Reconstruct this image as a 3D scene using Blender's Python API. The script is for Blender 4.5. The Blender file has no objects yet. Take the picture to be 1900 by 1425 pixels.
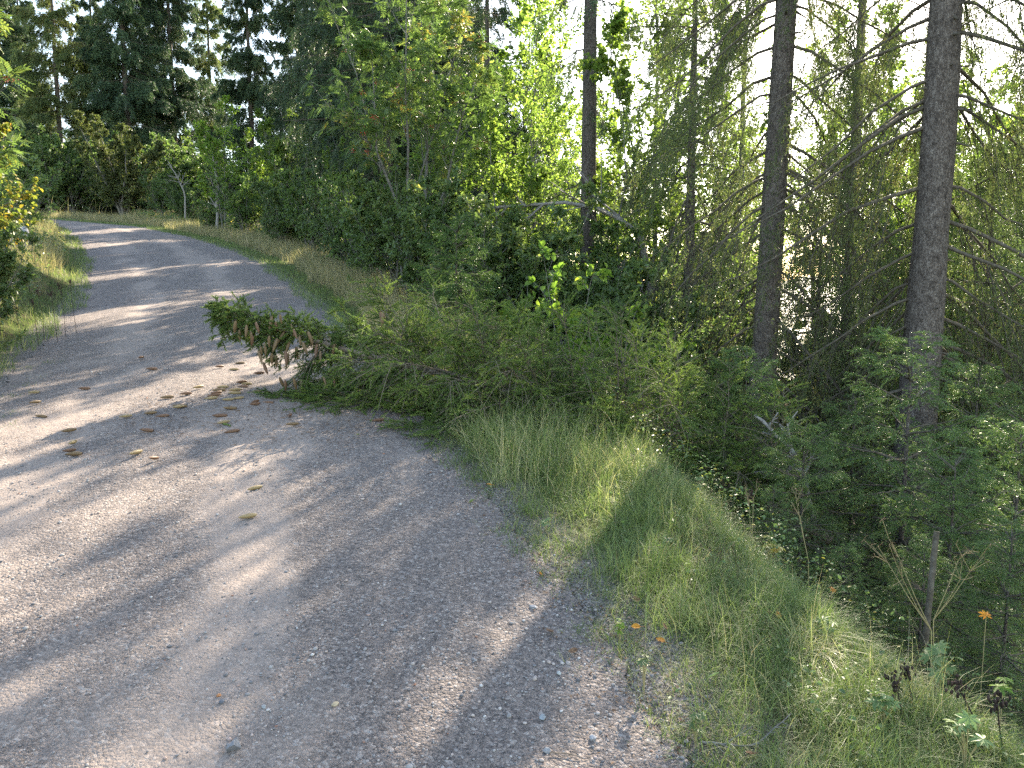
import bpy, math
import numpy as np
from mathutils import Vector

sc = bpy.context.scene
R = math.radians
# ------------------------------------------------------------------ camera
PITCH = 6.5
FPX = 1441.0
CAMZ = 1.6
cam_d = bpy.data.cameras.new("camera")
cam = bpy.data.objects.new("camera", cam_d)
sc.collection.objects.link(cam)
cam.location = (0, 0, CAMZ)
cam.rotation_euler = (R(90 - PITCH), 0, 0)
cam_d.sensor_width = 36
cam_d.lens = FPX / 1900 * 36
cam_d.clip_start = 0.05
cam_d.clip_end = 8000
sc.camera = cam
# ------------------------------------------------------------------ sky, sun, exposure
SUN_AZ, SUN_EL = 24.0, 31.0
world = bpy.data.worlds.new("World")
sc.world = world
world.use_nodes = True
wn = world.node_tree
sky = wn.nodes.new("ShaderNodeTexSky")
sky.sky_type = 'NISHITA'
sky.sun_disc = False
sky.sun_elevation = R(SUN_EL)
sky.sun_rotation = R(SUN_AZ)
sky.air_density = 1.0
sky.dust_density = 0.5
bg = wn.nodes["Background"]
bg.inputs[1].default_value = 0.15
tint = wn.nodes.new("ShaderNodeMix"); tint.data_type = 'RGBA'; tint.blend_type = 'MULTIPLY'; tint.inputs[0].default_value = 1.0
tint.inputs[7].default_value = (1.14, 0.99, 0.83, 1)
wn.links.new(sky.outputs[0], tint.inputs[6]); wn.links.new(tint.outputs[2], bg.inputs[0])
sun_d = bpy.data.lights.new("sun", 'SUN')
sun_d.energy = 5.0
sun_d.angle = R(0.5)
sun_d.color = (1.0, 0.87, 0.69)
sun = bpy.data.objects.new("sun", sun_d)
sc.collection.objects.link(sun)
S = Vector((math.sin(R(SUN_AZ)) * math.cos(R(SUN_EL)), math.cos(R(SUN_AZ)) * math.cos(R(SUN_EL)), math.sin(R(SUN_EL))))
sun.rotation_euler = S.to_track_quat('Z', 'Y').to_euler()
sun.location = (20, 40, 40)
sc.view_settings.view_transform = 'Standard'
sc.view_settings.look = 'None'
sc.view_settings.exposure = 2.45
sc.view_settings.gamma = 1.0
sc.render.engine = 'CYCLES'
cy = sc.cycles
cy.use_denoising = False
cy.max_bounces = 7
cy.diffuse_bounces = 5
cy.glossy_bounces = 2
cy.transmission_bounces = 3
cy.caustics_reflective = False
cy.caustics_refractive = False
cy.sample_clamp_indirect = 6.0

# ------------------------------------------------------------------ helpers
rng = np.random.default_rng(7)
_tab = np.random.default_rng(3).random((256, 256))


def vnoise(x, y):
    x = np.asarray(x, float); y = np.asarray(y, float)
    xi = np.floor(x).astype(int); yi = np.floor(y).astype(int)
    fx = x - xi; fy = y - yi
    fx = fx * fx * (3 - 2 * fx); fy = fy * fy * (3 - 2 * fy)
    a = _tab[xi & 255, yi & 255]; b = _tab[(xi + 1) & 255, yi & 255]
    c = _tab[xi & 255, (yi + 1) & 255]; d = _tab[(xi + 1) & 255, (yi + 1) & 255]
    return (a * (1 - fx) + b * fx) * (1 - fy) + (c * (1 - fx) + d * fx) * fy - 0.5


def unit(a):
    return a / np.maximum(np.linalg.norm(a, axis=-1, keepdims=True), 1e-9)


class Buf:
    """collects triangles and quads with a per-vertex variation value"""
    def __init__(self):
        self.V = []; self.A = []; self.F3 = []; self.F4 = []; self.n = 0

    def add(self, V, F, var=0.5):
        V = np.asarray(V, float).reshape(-1, 3)
        F = np.asarray(F, int)
        if len(V) == 0 or len(F) == 0:
            return
        (self.F3 if F.shape[1] == 3 else self.F4).append(F + self.n)
        self.V.append(V)
        a = np.asarray(var, float)
        self.A.append(np.broadcast_to(a, (len(V),)) if a.ndim == 0 else a)
        self.n += len(V)

    def mesh(self, name, mat, smooth=False):
        me = bpy.data.meshes.new(name)
        V = np.concatenate(self.V); A = np.concatenate(self.A)
        f3 = np.concatenate(self.F3) if self.F3 else np.zeros((0, 3), int)
        f4 = np.concatenate(self.F4) if self.F4 else np.zeros((0, 4), int)
        me.vertices.add(len(V)); me.vertices.foreach_set("co", V.astype(np.float32).ravel())
        nl = f3.size + f4.size
        me.loops.add(nl)
        me.loops.foreach_set("vertex_index", np.concatenate([f3.ravel(), f4.ravel()]).astype(np.int32))
        me.polygons.add(len(f3) + len(f4))
        st = np.concatenate([np.arange(len(f3)) * 3, f3.size + np.arange(len(f4)) * 4]).astype(np.int32)
        me.polygons.foreach_set("loop_start", st)
        if smooth:
            me.polygons.foreach_set("use_smooth", np.ones(len(st), bool))
        at = me.attributes.new("var", 'FLOAT', 'POINT')
        at.data.foreach_set("value", A.astype(np.float32))
        me.update(calc_edges=True)
        me.materials.append(mat)
        return me


def link(name, me, parent=None):
    o = bpy.data.objects.new(name, me)
    sc.collection.objects.link(o)
    if parent is not None:
        o.parent = parent
    return o


def tag(o, label=None, cat=None, group=None, kind=None):
    if label: o["label"] = label
    if cat: o["category"] = cat
    if group: o["group"] = group
    if kind: o["kind"] = kind
    return o


def tubes(P, Rad, ns=5):
    """P (n,k,3), Rad (n,k) -> verts, quads"""
    P = np.asarray(P, float); Rad = np.asarray(Rad, float)
    n, k, _ = P.shape
    T = unit(np.gradient(P, axis=1))
    ref = np.where(np.abs(T[:, :1, 2:3]) > 0.85, np.array([1.0, 0.1, 0]), np.array([0.05, 0.05, 1.0]))
    N = unit(np.cross(T, np.broadcast_to(ref, T.shape)))
    B = np.cross(T, N)
    ang = np.arange(ns) / ns * 2 * math.pi
    V = P[:, :, None] + Rad[:, :, None, None] * (np.cos(ang)[:, None] * N[:, :, None] + np.sin(ang)[:, None] * B[:, :, None])
    idx = np.arange(n * k * ns).reshape(n, k, ns)
    a = idx[:, :-1]; b = idx[:, 1:]
    F = np.stack([a, np.roll(a, -1, 2), np.roll(b, -1, 2), b], -1).reshape(-1, 4)
    return V.reshape(-1, 3), F


def interp_curve(P, i, t):
    k = P.shape[1]
    f = np.clip(t, 0, 0.9999) * (k - 1)
    j = f.astype(int); w = (f - j)[:, None]
    a = P[i, j]; b = P[i, j + 1]
    return a * (1 - w) + b * w, unit(b - a)


def rperp(T, rg):
    r = unit(rg.normal(size=T.shape))
    return unit(np.cross(T, r))


def kids(P, m, tmin, tmax, length, angle, up, curve, rg, k2=4, jit=0.25):
    """m child curves on each curve; length = f(t, parent length); curve bends the end up (+) or down (-)"""
    n = len(P)
    i = np.repeat(np.arange(n), m)
    t = rg.uniform(tmin, tmax, n * m)
    pos, T = interp_curve(P, i, t)
    A = angle + rg.normal(0, jit, n * m)
    d = unit(T * np.cos(A)[:, None] + rperp(T, rg) * np.sin(A)[:, None] + np.array([0, 0, up]))
    pl = np.linalg.norm(P[i, -1] - P[i, 0], axis=1)
    L = length(t, pl) * rg.uniform(0.65, 1.25, n * m)
    s = np.linspace(0, 1, k2)
    wob = rg.normal(0, 0.06, (n * m, 1, 3)) * (s * s)[None, :, None]
    Q = pos[:, None] + L[:, None, None] * (s[None, :, None] * d[:, None] + (s * s)[None, :, None] * np.array([0, 0, curve]) + wob)
    return Q, L, t


def needles(A, D, L, K, nl, nw, rg, ang=0.85, flat=0.0, var=None):
    n = len(A)
    i = np.repeat(np.arange(n), K)
    t = rg.random(n * K)
    d = D[i]
    p = A[i] + d * (L[i] * t)[:, None]
    r = rperp(d, rg)
    if flat:
        r = unit(r * np.array([1, 1, 1 - flat]))
    a = ang * rg.uniform(0.6, 1.2, n * K)
    nd = d * np.cos(a)[:, None] + r * np.sin(a)[:, None]
    w = unit(np.cross(nd, rg.normal(size=nd.shape))) * (nw * 0.5)
    l = nl * rg.uniform(0.7, 1.2, n * K)
    V = np.stack([p - w, p + w, p + nd * l[:, None]], 1).reshape(-1, 3)
    F = np.arange(n * K * 3).reshape(-1, 3)
    vv = rg.random(n) if var is None else var
    vv = np.repeat(np.clip(vv[i] + rg.normal(0, 0.08, n * K), 0, 1), 3)
    return V, F, vv


def leaf_quads(p, ax, nrm, l, w, var, fold=0.18):
    """two-quad folded oval leaves"""
    ax = unit(ax); side = unit(np.cross(ax, nrm)); nn = np.cross(side, ax)
    l = l[:, None]; w = w[:, None]
    b = p; tip = p + ax * l - nn * l * 0.08
    l1 = p + ax * l * 0.33 + side * w * 0.5 + nn * w * fold
    l2 = p + ax * l * 0.70 + side * w * 0.40 + nn * w * fold
    r1 = p + ax * l * 0.33 - side * w * 0.5 + nn * w * fold
    r2 = p + ax * l * 0.70 - side * w * 0.40 + nn * w * fold
    n = len(p)
    V = np.stack([b, l1, l2, tip, r2, r1], 1).reshape(-1, 3)
    k = np.arange(n)[:, None] * 6
    F = np.concatenate([k + np.array([0, 1, 2, 3]), k + np.array([0, 3, 4, 5])])
    return V, F, np.repeat(var, 6)


def scatter_leaves(P, m, l, w, rg, tmin=0.1, droop=0.35, var=None, tilt=0.7):
    n = len(P)
    i = np.repeat(np.arange(n), m)
    t = rg.uniform(tmin, 1, n * m)
    pos, T = interp_curve(P, i, t)
    ax = unit(T * 0.5 + rg.normal(0, 0.6, T.shape) + np.array([0, 0, -droop]))
    nr = unit(rg.normal(0, tilt, T.shape) + np.array([0, 0, 1.0]))
    s = rg.uniform(0.6, 1.2, n * m)
    vb = rg.random(n) if var is None else var
    v = np.clip(vb[i] * 0.55 + rg.random(n * m) * 0.45, 0, 1)
    return leaf_quads(pos, ax, nr, l * s, w * s, v)


# ------------------------------------------------------------------ materials
def new_mat(name):
    m = bpy.data.materials.new(name); m.use_nodes = True
    return m, m.node_tree.nodes, m.node_tree.links


def ramp(nodes, stops):
    r = nodes.new("ShaderNodeValToRGB")
    e = r.color_ramp.elements
    e[0].position = stops[0][0]; e[0].color = (*stops[0][1], 1)
    e[1].position = stops[-1][0]; e[1].color = (*stops[-1][1], 1)
    for p, c in stops[1:-1]:
        q = e.new(p); q.color = (*c, 1)
    return r


def leaf_mat(name, stops, trans=0.45, rough=0.5, spec=0.35, tmul=1.5):
    m, n, l = new_mat(name)
    b = n["Principled BSDF"]; out = n["Material Output"]
    at = n.new("ShaderNodeAttribute"); at.attribute_name = "var"
    r = ramp(n, stops); l.new(at.outputs["Fac"], r.inputs[0])
    oi = n.new("ShaderNodeObjectInfo")
    hs = n.new("ShaderNodeHueSaturation")
    mr = n.new("ShaderNodeMapRange"); mr.inputs[3].default_value = 0.8; mr.inputs[4].default_value = 1.2
    l.new(oi.outputs["Random"], mr.inputs[0]); l.new(mr.outputs[0], hs.inputs["Value"])
    l.new(r.outputs[0], hs.inputs["Color"])
    l.new(hs.outputs[0], b.inputs["Base Color"])
    b.inputs["Roughness"].default_value = rough
    b.inputs["Specular IOR Level"].default_value = spec
    tr = n.new("ShaderNodeBsdfTranslucent")
    mx = n.new("ShaderNodeMix"); mx.data_type = 'RGBA'; mx.blend_type = 'MULTIPLY'; mx.inputs[0].default_value = 1
    l.new(hs.outputs[0], mx.inputs[6]); mx.inputs[7].default_value = (tmul * 1.05, tmul * 1.1, tmul * 0.7, 1)
    l.new(mx.outputs[2], tr.inputs[0])
    ms = n.new("ShaderNodeMixShader"); ms.inputs[0].default_value = trans
    l.new(b.outputs[0], ms.inputs[1]); l.new(tr.outputs[0], ms.inputs[2])
    l.new(ms.outputs[0], out.inputs[0])
    return m


def noise_node(n, l, co, scale, detail=5, rough=0.6):
    t = n.new("ShaderNodeTexNoise")
    t.inputs["Scale"].default_value = scale; t.inputs["Detail"].default_value = detail; t.inputs["Roughness"].default_value = rough
    l.new(co, t.inputs["Vector"])
    return t


def bark_mat(name, c0, c1, c2, zs=0.25, scale=22, bump=0.8, lichen=None):
    m, n, l = new_mat(name)
    b = n["Principled BSDF"]
    tc = n.new("ShaderNodeTexCoord"); mp = n.new("ShaderNodeMapping")
    mp.inputs["Scale"].default_value = (1, 1, zs)
    l.new(tc.outputs["Object"], mp.inputs[0])
    nz = noise_node(n, l, mp.outputs[0], scale, 8, 0.7)
    vo = n.new("ShaderNodeTexVoronoi"); vo.feature = 'DISTANCE_TO_EDGE'; vo.inputs["Scale"].default_value = scale * 1.9
    wn_ = noise_node(n, l, mp.outputs[0], scale * .8, 4, 0.7)
    wv = n.new("ShaderNodeVectorMath"); wv.operation = 'MULTIPLY_ADD'; wv.inputs[1].default_value = (.09, .09, .09)
    l.new(wn_.outputs["Color"], wv.inputs[0]); l.new(mp.outputs[0], wv.inputs[2]); l.new(wv.outputs[0], vo.inputs["Vector"])
    r = ramp(n, [(0.3, c0), (0.5, c1), (0.72, c2)])
    l.new(nz.outputs[0], r.inputs[0])
    col = r.outputs[0]
    if lichen:
        n2 = noise_node(n, l, tc.outputs["Object"], 16, 9, 0.75)
        rr = ramp(n, [(0.57, (0, 0, 0)), (0.66, (.55, .55, .55))]); l.new(n2.outputs[0], rr.inputs[0])
        mx = n.new("ShaderNodeMix"); mx.data_type = 'RGBA'
        l.new(rr.outputs[0], mx.inputs[0]); l.new(col, mx.inputs[6]); mx.inputs[7].default_value = (*lichen, 1)
        col = mx.outputs[2]
    if lichen:
        ck = ramp(n, [(0.0, (.30, .27, .25)), (0.10, (1, 1, 1))]); l.new(vo.outputs[0], ck.inputs[0])
        m9 = n.new("ShaderNodeMix"); m9.data_type = 'RGBA'; m9.blend_type = 'MULTIPLY'; m9.inputs[0].default_value = .6
        l.new(col, m9.inputs[6]); l.new(ck.outputs[0], m9.inputs[7]); col = m9.outputs[2]
    l.new(col, b.inputs["Base Color"])
    b.inputs["Roughness"].default_value = 0.9
    b.inputs["Specular IOR Level"].default_value = 0.15
    bp = n.new("ShaderNodeBump"); bp.inputs["Strength"].default_value = bump; bp.inputs["Distance"].default_value = 0.012
    ad = n.new("ShaderNodeMath"); ad.operation = 'ADD'
    mn = n.new("ShaderNodeMath"); mn.operation = 'MINIMUM'; mn.inputs[1].default_value = 0.12
    l.new(vo.outputs[0], mn.inputs[0])
    ml = n.new("ShaderNodeMath"); ml.operation = 'MULTIPLY'; ml.inputs[1].default_value = 4
    l.new(mn.outputs[0], ml.inputs[0]); l.new(ml.outputs[0], ad.inputs[0]); l.new(nz.outputs[0], ad.inputs[1])
    l.new(ad.outputs[0], bp.inputs["Height"]); l.new(bp.outputs[0], b.inputs["Normal"])
    return m


def plain_mat(name, stops, rough=0.85, spec=0.2):
    m, n, l = new_mat(name)
    b = n["Principled BSDF"]
    at = n.new("ShaderNodeAttribute"); at.attribute_name = "var"
    r = ramp(n, stops); l.new(at.outputs["Fac"], r.inputs[0])
    l.new(r.outputs[0], b.inputs["Base Color"])
    b.inputs["Roughness"].default_value = rough; b.inputs["Specular IOR Level"].default_value = spec
    return m


M = {}
M["needle_dark"] = leaf_mat("needle_dark", [(0, (.030, .055, .034)), (.6, (.058, .095, .045)), (1, (.11, .14, .06))], 0.25, 0.5, 0.3)
M["needle_olive"] = leaf_mat("needle_olive", [(0, (.060, .086, .036)), (.55, (.108, .140, .054)), (.88, (.16, .175, .072)), (1, (.17, .135, .07))], 0.36, 0.55, 0.25)
M["needle_fresh"] = leaf_mat("needle_fresh", [(0, (.058, .098, .034)), (.55, (.108, .168, .050)), (1, (.20, .26, .08))], 0.3, 0.42, 0.4)
M["needle_young"] = leaf_mat("needle_young", [(0, (.06, .11, .035)), (.6, (.10, .17, .045)), (1, (.15, .22, .06))], 0.4, 0.5, 0.3)
M["leaf_birch"] = leaf_mat("leaf_birch", [(0, (.075, .12, .028)), (.6, (.135, .195, .042)), (.9, (.20, .24, .055)), (1, (.36, .30, .06))], 0.55, 0.5, 0.3, 1.9)
M["leaf_dark"] = leaf_mat("leaf_dark", [(0, (.055, .095, .032)), (.7, (.105, .16, .048)), (1, (.18, .20, .055))], 0.42, 0.42, 0.45)
M["leaf_willow"] = leaf_mat("leaf_willow", [(0, (.075, .122, .05)), (.65, (.13, .19, .065)), (.9, (.20, .22, .07)), (1, (.38, .30, .06))], 0.42, 0.42, 0.45)
M["leaf_brownish"] = leaf_mat("leaf_brownish", [(0, (.060, .080, .030)), (.7, (.10, .12, .042)), (.95, (.15, .15, .05)), (1, (.4, .32, .05))], 0.35, 0.5, 0.3)
M["leaf_rowan"] = leaf_mat("leaf_rowan", [(0, (.060, .10, .035)), (.6, (.10, .155, .05)), (.9, (.16, .19, .055)), (1, (.3, .2, .05))], 0.45, 0.42, 0.45)
M["leaf_yellow"] = leaf_mat("leaf_yellow", [(0, (.09, .15, .035)), (.55, (.17, .20, .04)), (.8, (.38, .29, .04)), (1, (.36, .15, .03))], 0.45, 0.5, 0.3, 1.2)
M["leaf_sunny"] = leaf_mat("leaf_sunny", [(0, (.085, .15, .028)), (.6, (.13, .21, .035)), (1, (.24, .27, .04))], 0.5, 0.5, 0.3, 1.45)
M["leaf_orange"] = leaf_mat("leaf_orange", [(0, (.35, .13, .03)), (.5, (.55, .24, .03)), (1, (.6, .33, .05))], 0.4, 0.6, 0.2, 1.1)
M["leaf_pale"] = leaf_mat("leaf_pale", [(0, (.10, .16, .06)), (.6, (.17, .24, .095)), (1, (.30, .34, .15))], 0.35, 0.5, 0.3, 1.1)
M["grass"] = leaf_mat("grass", [(0, (.080, .120, .040)), (.45, (.14, .19, .062)), (.68, (.21, .25, .10)), (.85, (.36, .33, .19)), (1, (.46, .40, .26))], 0.4, 0.5, 0.3, 1.3)
M["grass_dry"] = leaf_mat("grass_dry", [(0, (.13, .165, .065)), (.35, (.26, .24, .12)), (.75, (.42, .36, .22)), (1, (.50, .42, .30))], 0.4, 0.6, 0.2, 1.1)
M["bark_spruce"] = bark_mat("bark_spruce", (.052, .043, .037), (.145, .12, .104), (.26, .228, .20), 0.55, 26, 1.0, (.19, .175, .155))
M["bark_twig"] = bark_mat("bark_twig", (.055, .045, .034), (.10, .085, .065), (.17, .155, .125), 1, 30, 0.4)
M["bark_grey"] = bark_mat("bark_grey", (.09, .08, .07), (.17, .16, .145), (.27, .26, .24), 1, 18, 0.4)
M["bark_dead"] = bark_mat("bark_dead", (.14, .125, .11), (.25, .23, .21), (.38, .36, .33), 0.6, 25, 0.4)
M["bark_fallen"] = bark_mat("bark_fallen", (.10, .08, .06), (.19, .15, .115), (.27, .23, .185), 1, 40, 0.5)
M["cone"] = plain_mat("cone", [(0, (.05, .028, .016)), (.35, (.125, .075, .036)), (.7, (.20, .135, .065)), (1, (.30, .235, .11))], 0.55, 0.35)
M["berry"] = plain_mat("berry", [(0, (.35, .03, .015)), (1, (.55, .09, .02))], 0.4, 0.5)
M["stem_dry"] = plain_mat("stem_dry", [(0, (.07, .045, .03)), (.5, (.22, .16, .09)), (1, (.38, .33, .15))], 0.8)
M["seed_dark"] = plain_mat("seed_dark", [(0, (.02, .014, .012)), (1, (.07, .045, .035))], 0.9)
M["soil_leaf"] = plain_mat("soil_leaf", [(0, (.06, .035, .02)), (.5, (.14, .08, .045)), (1, (.25, .16, .09))], 0.85)
M["pebble"] = plain_mat("pebble", [(0, (.10, .10, .105)), (.3, (.20, .19, .19)), (.62, (.30, .28, .265)), (.8, (.36, .29, .25)), (.92, (.45, .43, .41)), (.97, (.26, .12, .07)), (1, (.46, .45, .43))], 0.85, 0.2)


def gravel_mat():
    m, n, l = new_mat("gravel")
    b = n["Principled BSDF"]
    tc = n.new("ShaderNodeTexCoord"); co = tc.outputs["Object"]
    v1 = n.new("ShaderNodeTexVoronoi"); v1.inputs["Scale"].default_value = 85; l.new(co, v1.inputs["Vector"])
    v2 = n.new("ShaderNodeTexVoronoi"); v2.inputs["Scale"].default_value = 240; l.new(co, v2.inputs["Vector"])
    big = noise_node(n, l, co, 0.9, 5, 0.6)
    mid = noise_node(n, l, co, 6, 5, 0.65)
    fine = noise_node(n, l, co, 220, 3, 0.6)
    sep = n.new("ShaderNodeSeparateColor"); l.new(v1.outputs["Color"], sep.inputs[0])
    stone = ramp(n, [(0, (.050, .044, .042)), (.3, (.130, .109, .100)), (.6, (.218, .179, .159)), (.85, (.31, .25, .215)), (1, (.50, .455, .42))])
    l.new(sep.outputs[0], stone.inputs[0])
    sep2 = n.new("ShaderNodeSeparateColor"); l.new(v2.outputs["Color"], sep2.inputs[0])
    grit = ramp(n, [(0, (.055, .049, .048)), (.5, (.170, .144, .131)), (1, (.345, .293, .26))])
    l.new(sep2.outputs[0], grit.inputs[0])
    dust = ramp(n, [(.3, (.19, .153, .128)), (.5, (.257, .207, .172)), (.7, (.325, .264, .220))]); l.new(fine.outputs[0], dust.inputs[0])
    # how much the surface is packed sand against loose stone
    pk = n.new("ShaderNodeMath"); pk.operation = 'ADD'; l.new(big.outputs[0], pk.inputs[0]); l.new(mid.outputs[0], pk.inputs[1])
    pr = ramp(n, [(.36, (0, 0, 0)), (.62, (1, 1, 1))])
    at = n.new('ShaderNodeAttribute'); at.attribute_name = 'var'
    hf = n.new("ShaderNodeMath"); hf.operation = 'MULTIPLY'; hf.inputs[1].default_value = 0.5
    l.new(at.outputs['Fac'], pk.inputs[0]); l.new(pk.outputs[0], hf.inputs[0]); l.new(hf.outputs[0], pr.inputs[0])
    m1 = n.new("ShaderNodeMix"); m1.data_type = 'RGBA'; m1.inputs[0].default_value = 0.5
    l.new(stone.outputs[0], m1.inputs[6]); l.new(grit.outputs[0], m1.inputs[7])
    m2 = n.new("ShaderNodeMix"); m2.data_type = 'RGBA'
    pf = n.new("ShaderNodeMath"); pf.operation = 'MULTIPLY'; pf.inputs[1].default_value = 0.6
    l.new(pr.outputs[0], pf.inputs[0]); l.new(pf.outputs[0], m2.inputs[0])
    l.new(m1.outputs[2], m2.inputs[6]); l.new(dust.outputs[0], m2.inputs[7])
    l.new(m2.outputs[2], b.inputs["Base Color"])
    b.inputs["Roughness"].default_value = 0.85; b.inputs["Specular IOR Level"].default_value = 0.25
    # relief: rounded stones
    h1 = n.new("ShaderNodeMath"); h1.operation = 'MULTIPLY_ADD'; h1.inputs[1].default_value = -1.0; h1.inputs[2].default_value = 1.0
    l.new(v1.outputs["Distance"], h1.inputs[0])
    h2 = n.new("ShaderNodeMath"); h2.operation = 'MULTIPLY_ADD'; h2.inputs[1].default_value = -0.45
    l.new(v2.outputs["Distance"], h2.inputs[0]); l.new(h1.outputs[0], h2.inputs[2])
    inv = n.new("ShaderNodeMath"); inv.operation = 'MULTIPLY_ADD'; inv.inputs[1].default_value = -0.75; inv.inputs[2].default_value = 1.0
    l.new(pr.outputs[0], inv.inputs[0])
    h3 = n.new("ShaderNodeMath"); h3.operation = 'MULTIPLY'; l.new(h2.outputs[0], h3.inputs[0]); l.new(inv.outputs[0], h3.inputs[1])
    bp = n.new("ShaderNodeBump"); bp.inputs["Strength"].default_value = 1.0; bp.inputs["Distance"].default_value = 0.013
    l.new(h3.outputs[0], bp.inputs["Height"]); l.new(bp.outputs[0], b.inputs["Normal"])
    return m


def ground_mat():
    m, n, l = new_mat("forest_floor")
    b = n["Principled BSDF"]
    tc = n.new("ShaderNodeTexCoord"); co = tc.outputs["Object"]
    a = noise_node(n, l, co, 1.2, 6, 0.65); c = noise_node(n, l, co, 25, 5, 0.7)
    r1 = ramp(n, [(.3, (.030, .022, .014)), (.5, (.060, .045, .028)), (.7, (.11, .085, .05))]); l.new(c.outputs[0], r1.inputs[0])
    r2 = ramp(n, [(.35, (.035, .050, .014)), (.7, (.075, .10, .028))]); l.new(c.outputs[0], r2.inputs[0])
    f = ramp(n, [(.42, (0, 0, 0)), (.6, (1, 1, 1))]); l.new(a.outputs[0], f.inputs[0])
    mx = n.new("ShaderNodeMix"); mx.data_type = 'RGBA'
    l.new(f.outputs[0], mx.inputs[0]); l.new(r1.outputs[0], mx.inputs[6]); l.new(r2.outputs[0], mx.inputs[7])
    at = n.new("ShaderNodeAttribute"); at.attribute_name = "var"
    gr = n.new("ShaderNodeTexVoronoi"); gr.inputs["Scale"].default_value = 140; l.new(co, gr.inputs["Vector"])
    sg = n.new("ShaderNodeSeparateColor"); l.new(gr.outputs["Color"], sg.inputs[0])
    rg_ = ramp(n, [(0, (.05, .045, .042)), (.5, (.14, .125, .112)), (1, (.30, .27, .24))]); l.new(sg.outputs[0], rg_.inputs[0])
    ad = n.new("ShaderNodeMath"); ad.operation = 'MULTIPLY_ADD'; ad.inputs[1].default_value = 0.9; l.new(c.outputs[0], ad.inputs[0]); l.new(at.outputs["Fac"], ad.inputs[2])
    fr = ramp(n, [(.72, (0, 0, 0)), (.95, (1, 1, 1))]); l.new(ad.outputs[0], fr.inputs[0])
    m3 = n.new("ShaderNodeMix"); m3.data_type = 'RGBA'; l.new(fr.outputs[0], m3.inputs[0]); l.new(mx.outputs[2], m3.inputs[6]); l.new(rg_.outputs[0], m3.inputs[7])
    l.new(m3.outputs[2], b.inputs["Base Color"]); b.inputs["Roughness"].default_value = 1.0; b.inputs["Specular IOR Level"].default_value = 0.1
    bp = n.new("ShaderNodeBump"); bp.inputs["Strength"].default_value = 1; bp.inputs["Distance"].default_value = 0.03
    l.new(c.outputs[0], bp.inputs["Height"]); l.new(bp.outputs[0], b.inputs["Normal"])
    return m


def water_mat():
    m, n, l = new_mat("lake_water")
    b = n["Principled BSDF"]
    b.inputs["Base Color"].default_value = (.03, .05, .06, 1); b.inputs["Roughness"].default_value = 0.12
    tc = n.new("ShaderNodeTexCoord"); t = noise_node(n, l, tc.outputs["Object"], 0.8, 4)
    bp = n.new("ShaderNodeBump"); bp.inputs["Strength"].default_value = 0.5; bp.inputs["Distance"].default_value = 0.2
    l.new(t.outputs[0], bp.inputs["Height"]); l.new(bp.outputs[0], b.inputs["Normal"])
    return m


def rock_mat():
    m, n, l = new_mat("rock")
    b = n["Principled BSDF"]
    tc = n.new("ShaderNodeTexCoord"); t = noise_node(n, l, tc.outputs["Object"], 9, 8, 0.7)
    r = ramp(n, [(.3, (.12, .12, .125)), (.6, (.27, .27, .28)), (.75, (.38, .38, .38))]); l.new(t.outputs[0], r.inputs[0])
    l.new(r.outputs[0], b.inputs["Base Color"]); b.inputs["Roughness"].default_value = 0.85
    bp = n.new("ShaderNodeBump"); bp.inputs["Strength"].default_value = 0.6; bp.inputs["Distance"].default_value = 0.01
    l.new(t.outputs[0], bp.inputs["Height"]); l.new(bp.outputs[0], b.inputs["Normal"])
    return m


M["gravel"] = gravel_mat(); M["ground"] = ground_mat(); M["water"] = water_mat(); M["rock"] = rock_mat()

# ------------------------------------------------------------------ terrain
cp, sp = math.cos(R(PITCH)), math.sin(R(PITCH))


def zc(y):
    y = np.asarray(y, float)
    a = 0.113 * y + 0.00043 * y * y
    far = 0.113 * 58 + 0.00043 * 58 * 58 + (y - 58) * 0.04
    return np.where(y < 58, a, far)


def pix_dir(px, py):
    u = (px - 950) / FPX; v = (712.5 - py) / FPX
    return np.array([u, cp + v * sp, -sp + v * cp])


def pix_road(px, py):
    """where the line of sight through a pixel meets the road surface"""
    d = pix_dir(px, py)
    t = np.linspace(0.5, 140, 40000)
    f = CAMZ + t * d[2] - zc(t * d[1])
    i = np.argmax(f < 0)
    return t[i] * d[0], t[i] * d[1]


_re = [pix_road(*q) for q in [(1290, 1425), (1075, 1130), (965, 1000), (868, 880), (770, 760), (590, 580), (480, 490), (420, 462), (350, 440), (250, 420)]]
_le = [pix_road(*q) for q in [(0, 720), (60, 665), (110, 610), (150, 570), (168, 530), (172, 490), (150, 450), (122, 425)]]
RY = np.array([-30.0, 0.0] + [q[1] for q in _re] + [46.0, 49.0, 52.0])
RX = np.array([7.0, 1.5] + [q[0] for q in _re] + [-28, -50, -90])
LY = np.array([-30.0, 0.0, 3.0] + [q[1] for q in _le] + [42.0, 44.0, 47.0])
LX = np.array([3.0, -3.0, -3.6] + [q[0] for q in _le] + [-27, -50, -90])
o_ = np.argsort(RY); RY, RX = RY[o_], RX[o_]
o_ = np.argsort(LY); LY, LX = LY[o_], LX[o_]
def xr(y): return np.interp(y, RY, RX)
def xl(y): return np.interp(y, LY, LX)
def verge(y): return np.interp(y, [0, 3, 5, 9, 15, 25, 40, 60], [0.85, 0.9, 1.1, 1.5, 2.0, 2.8, 3.0, 3.0])


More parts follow.
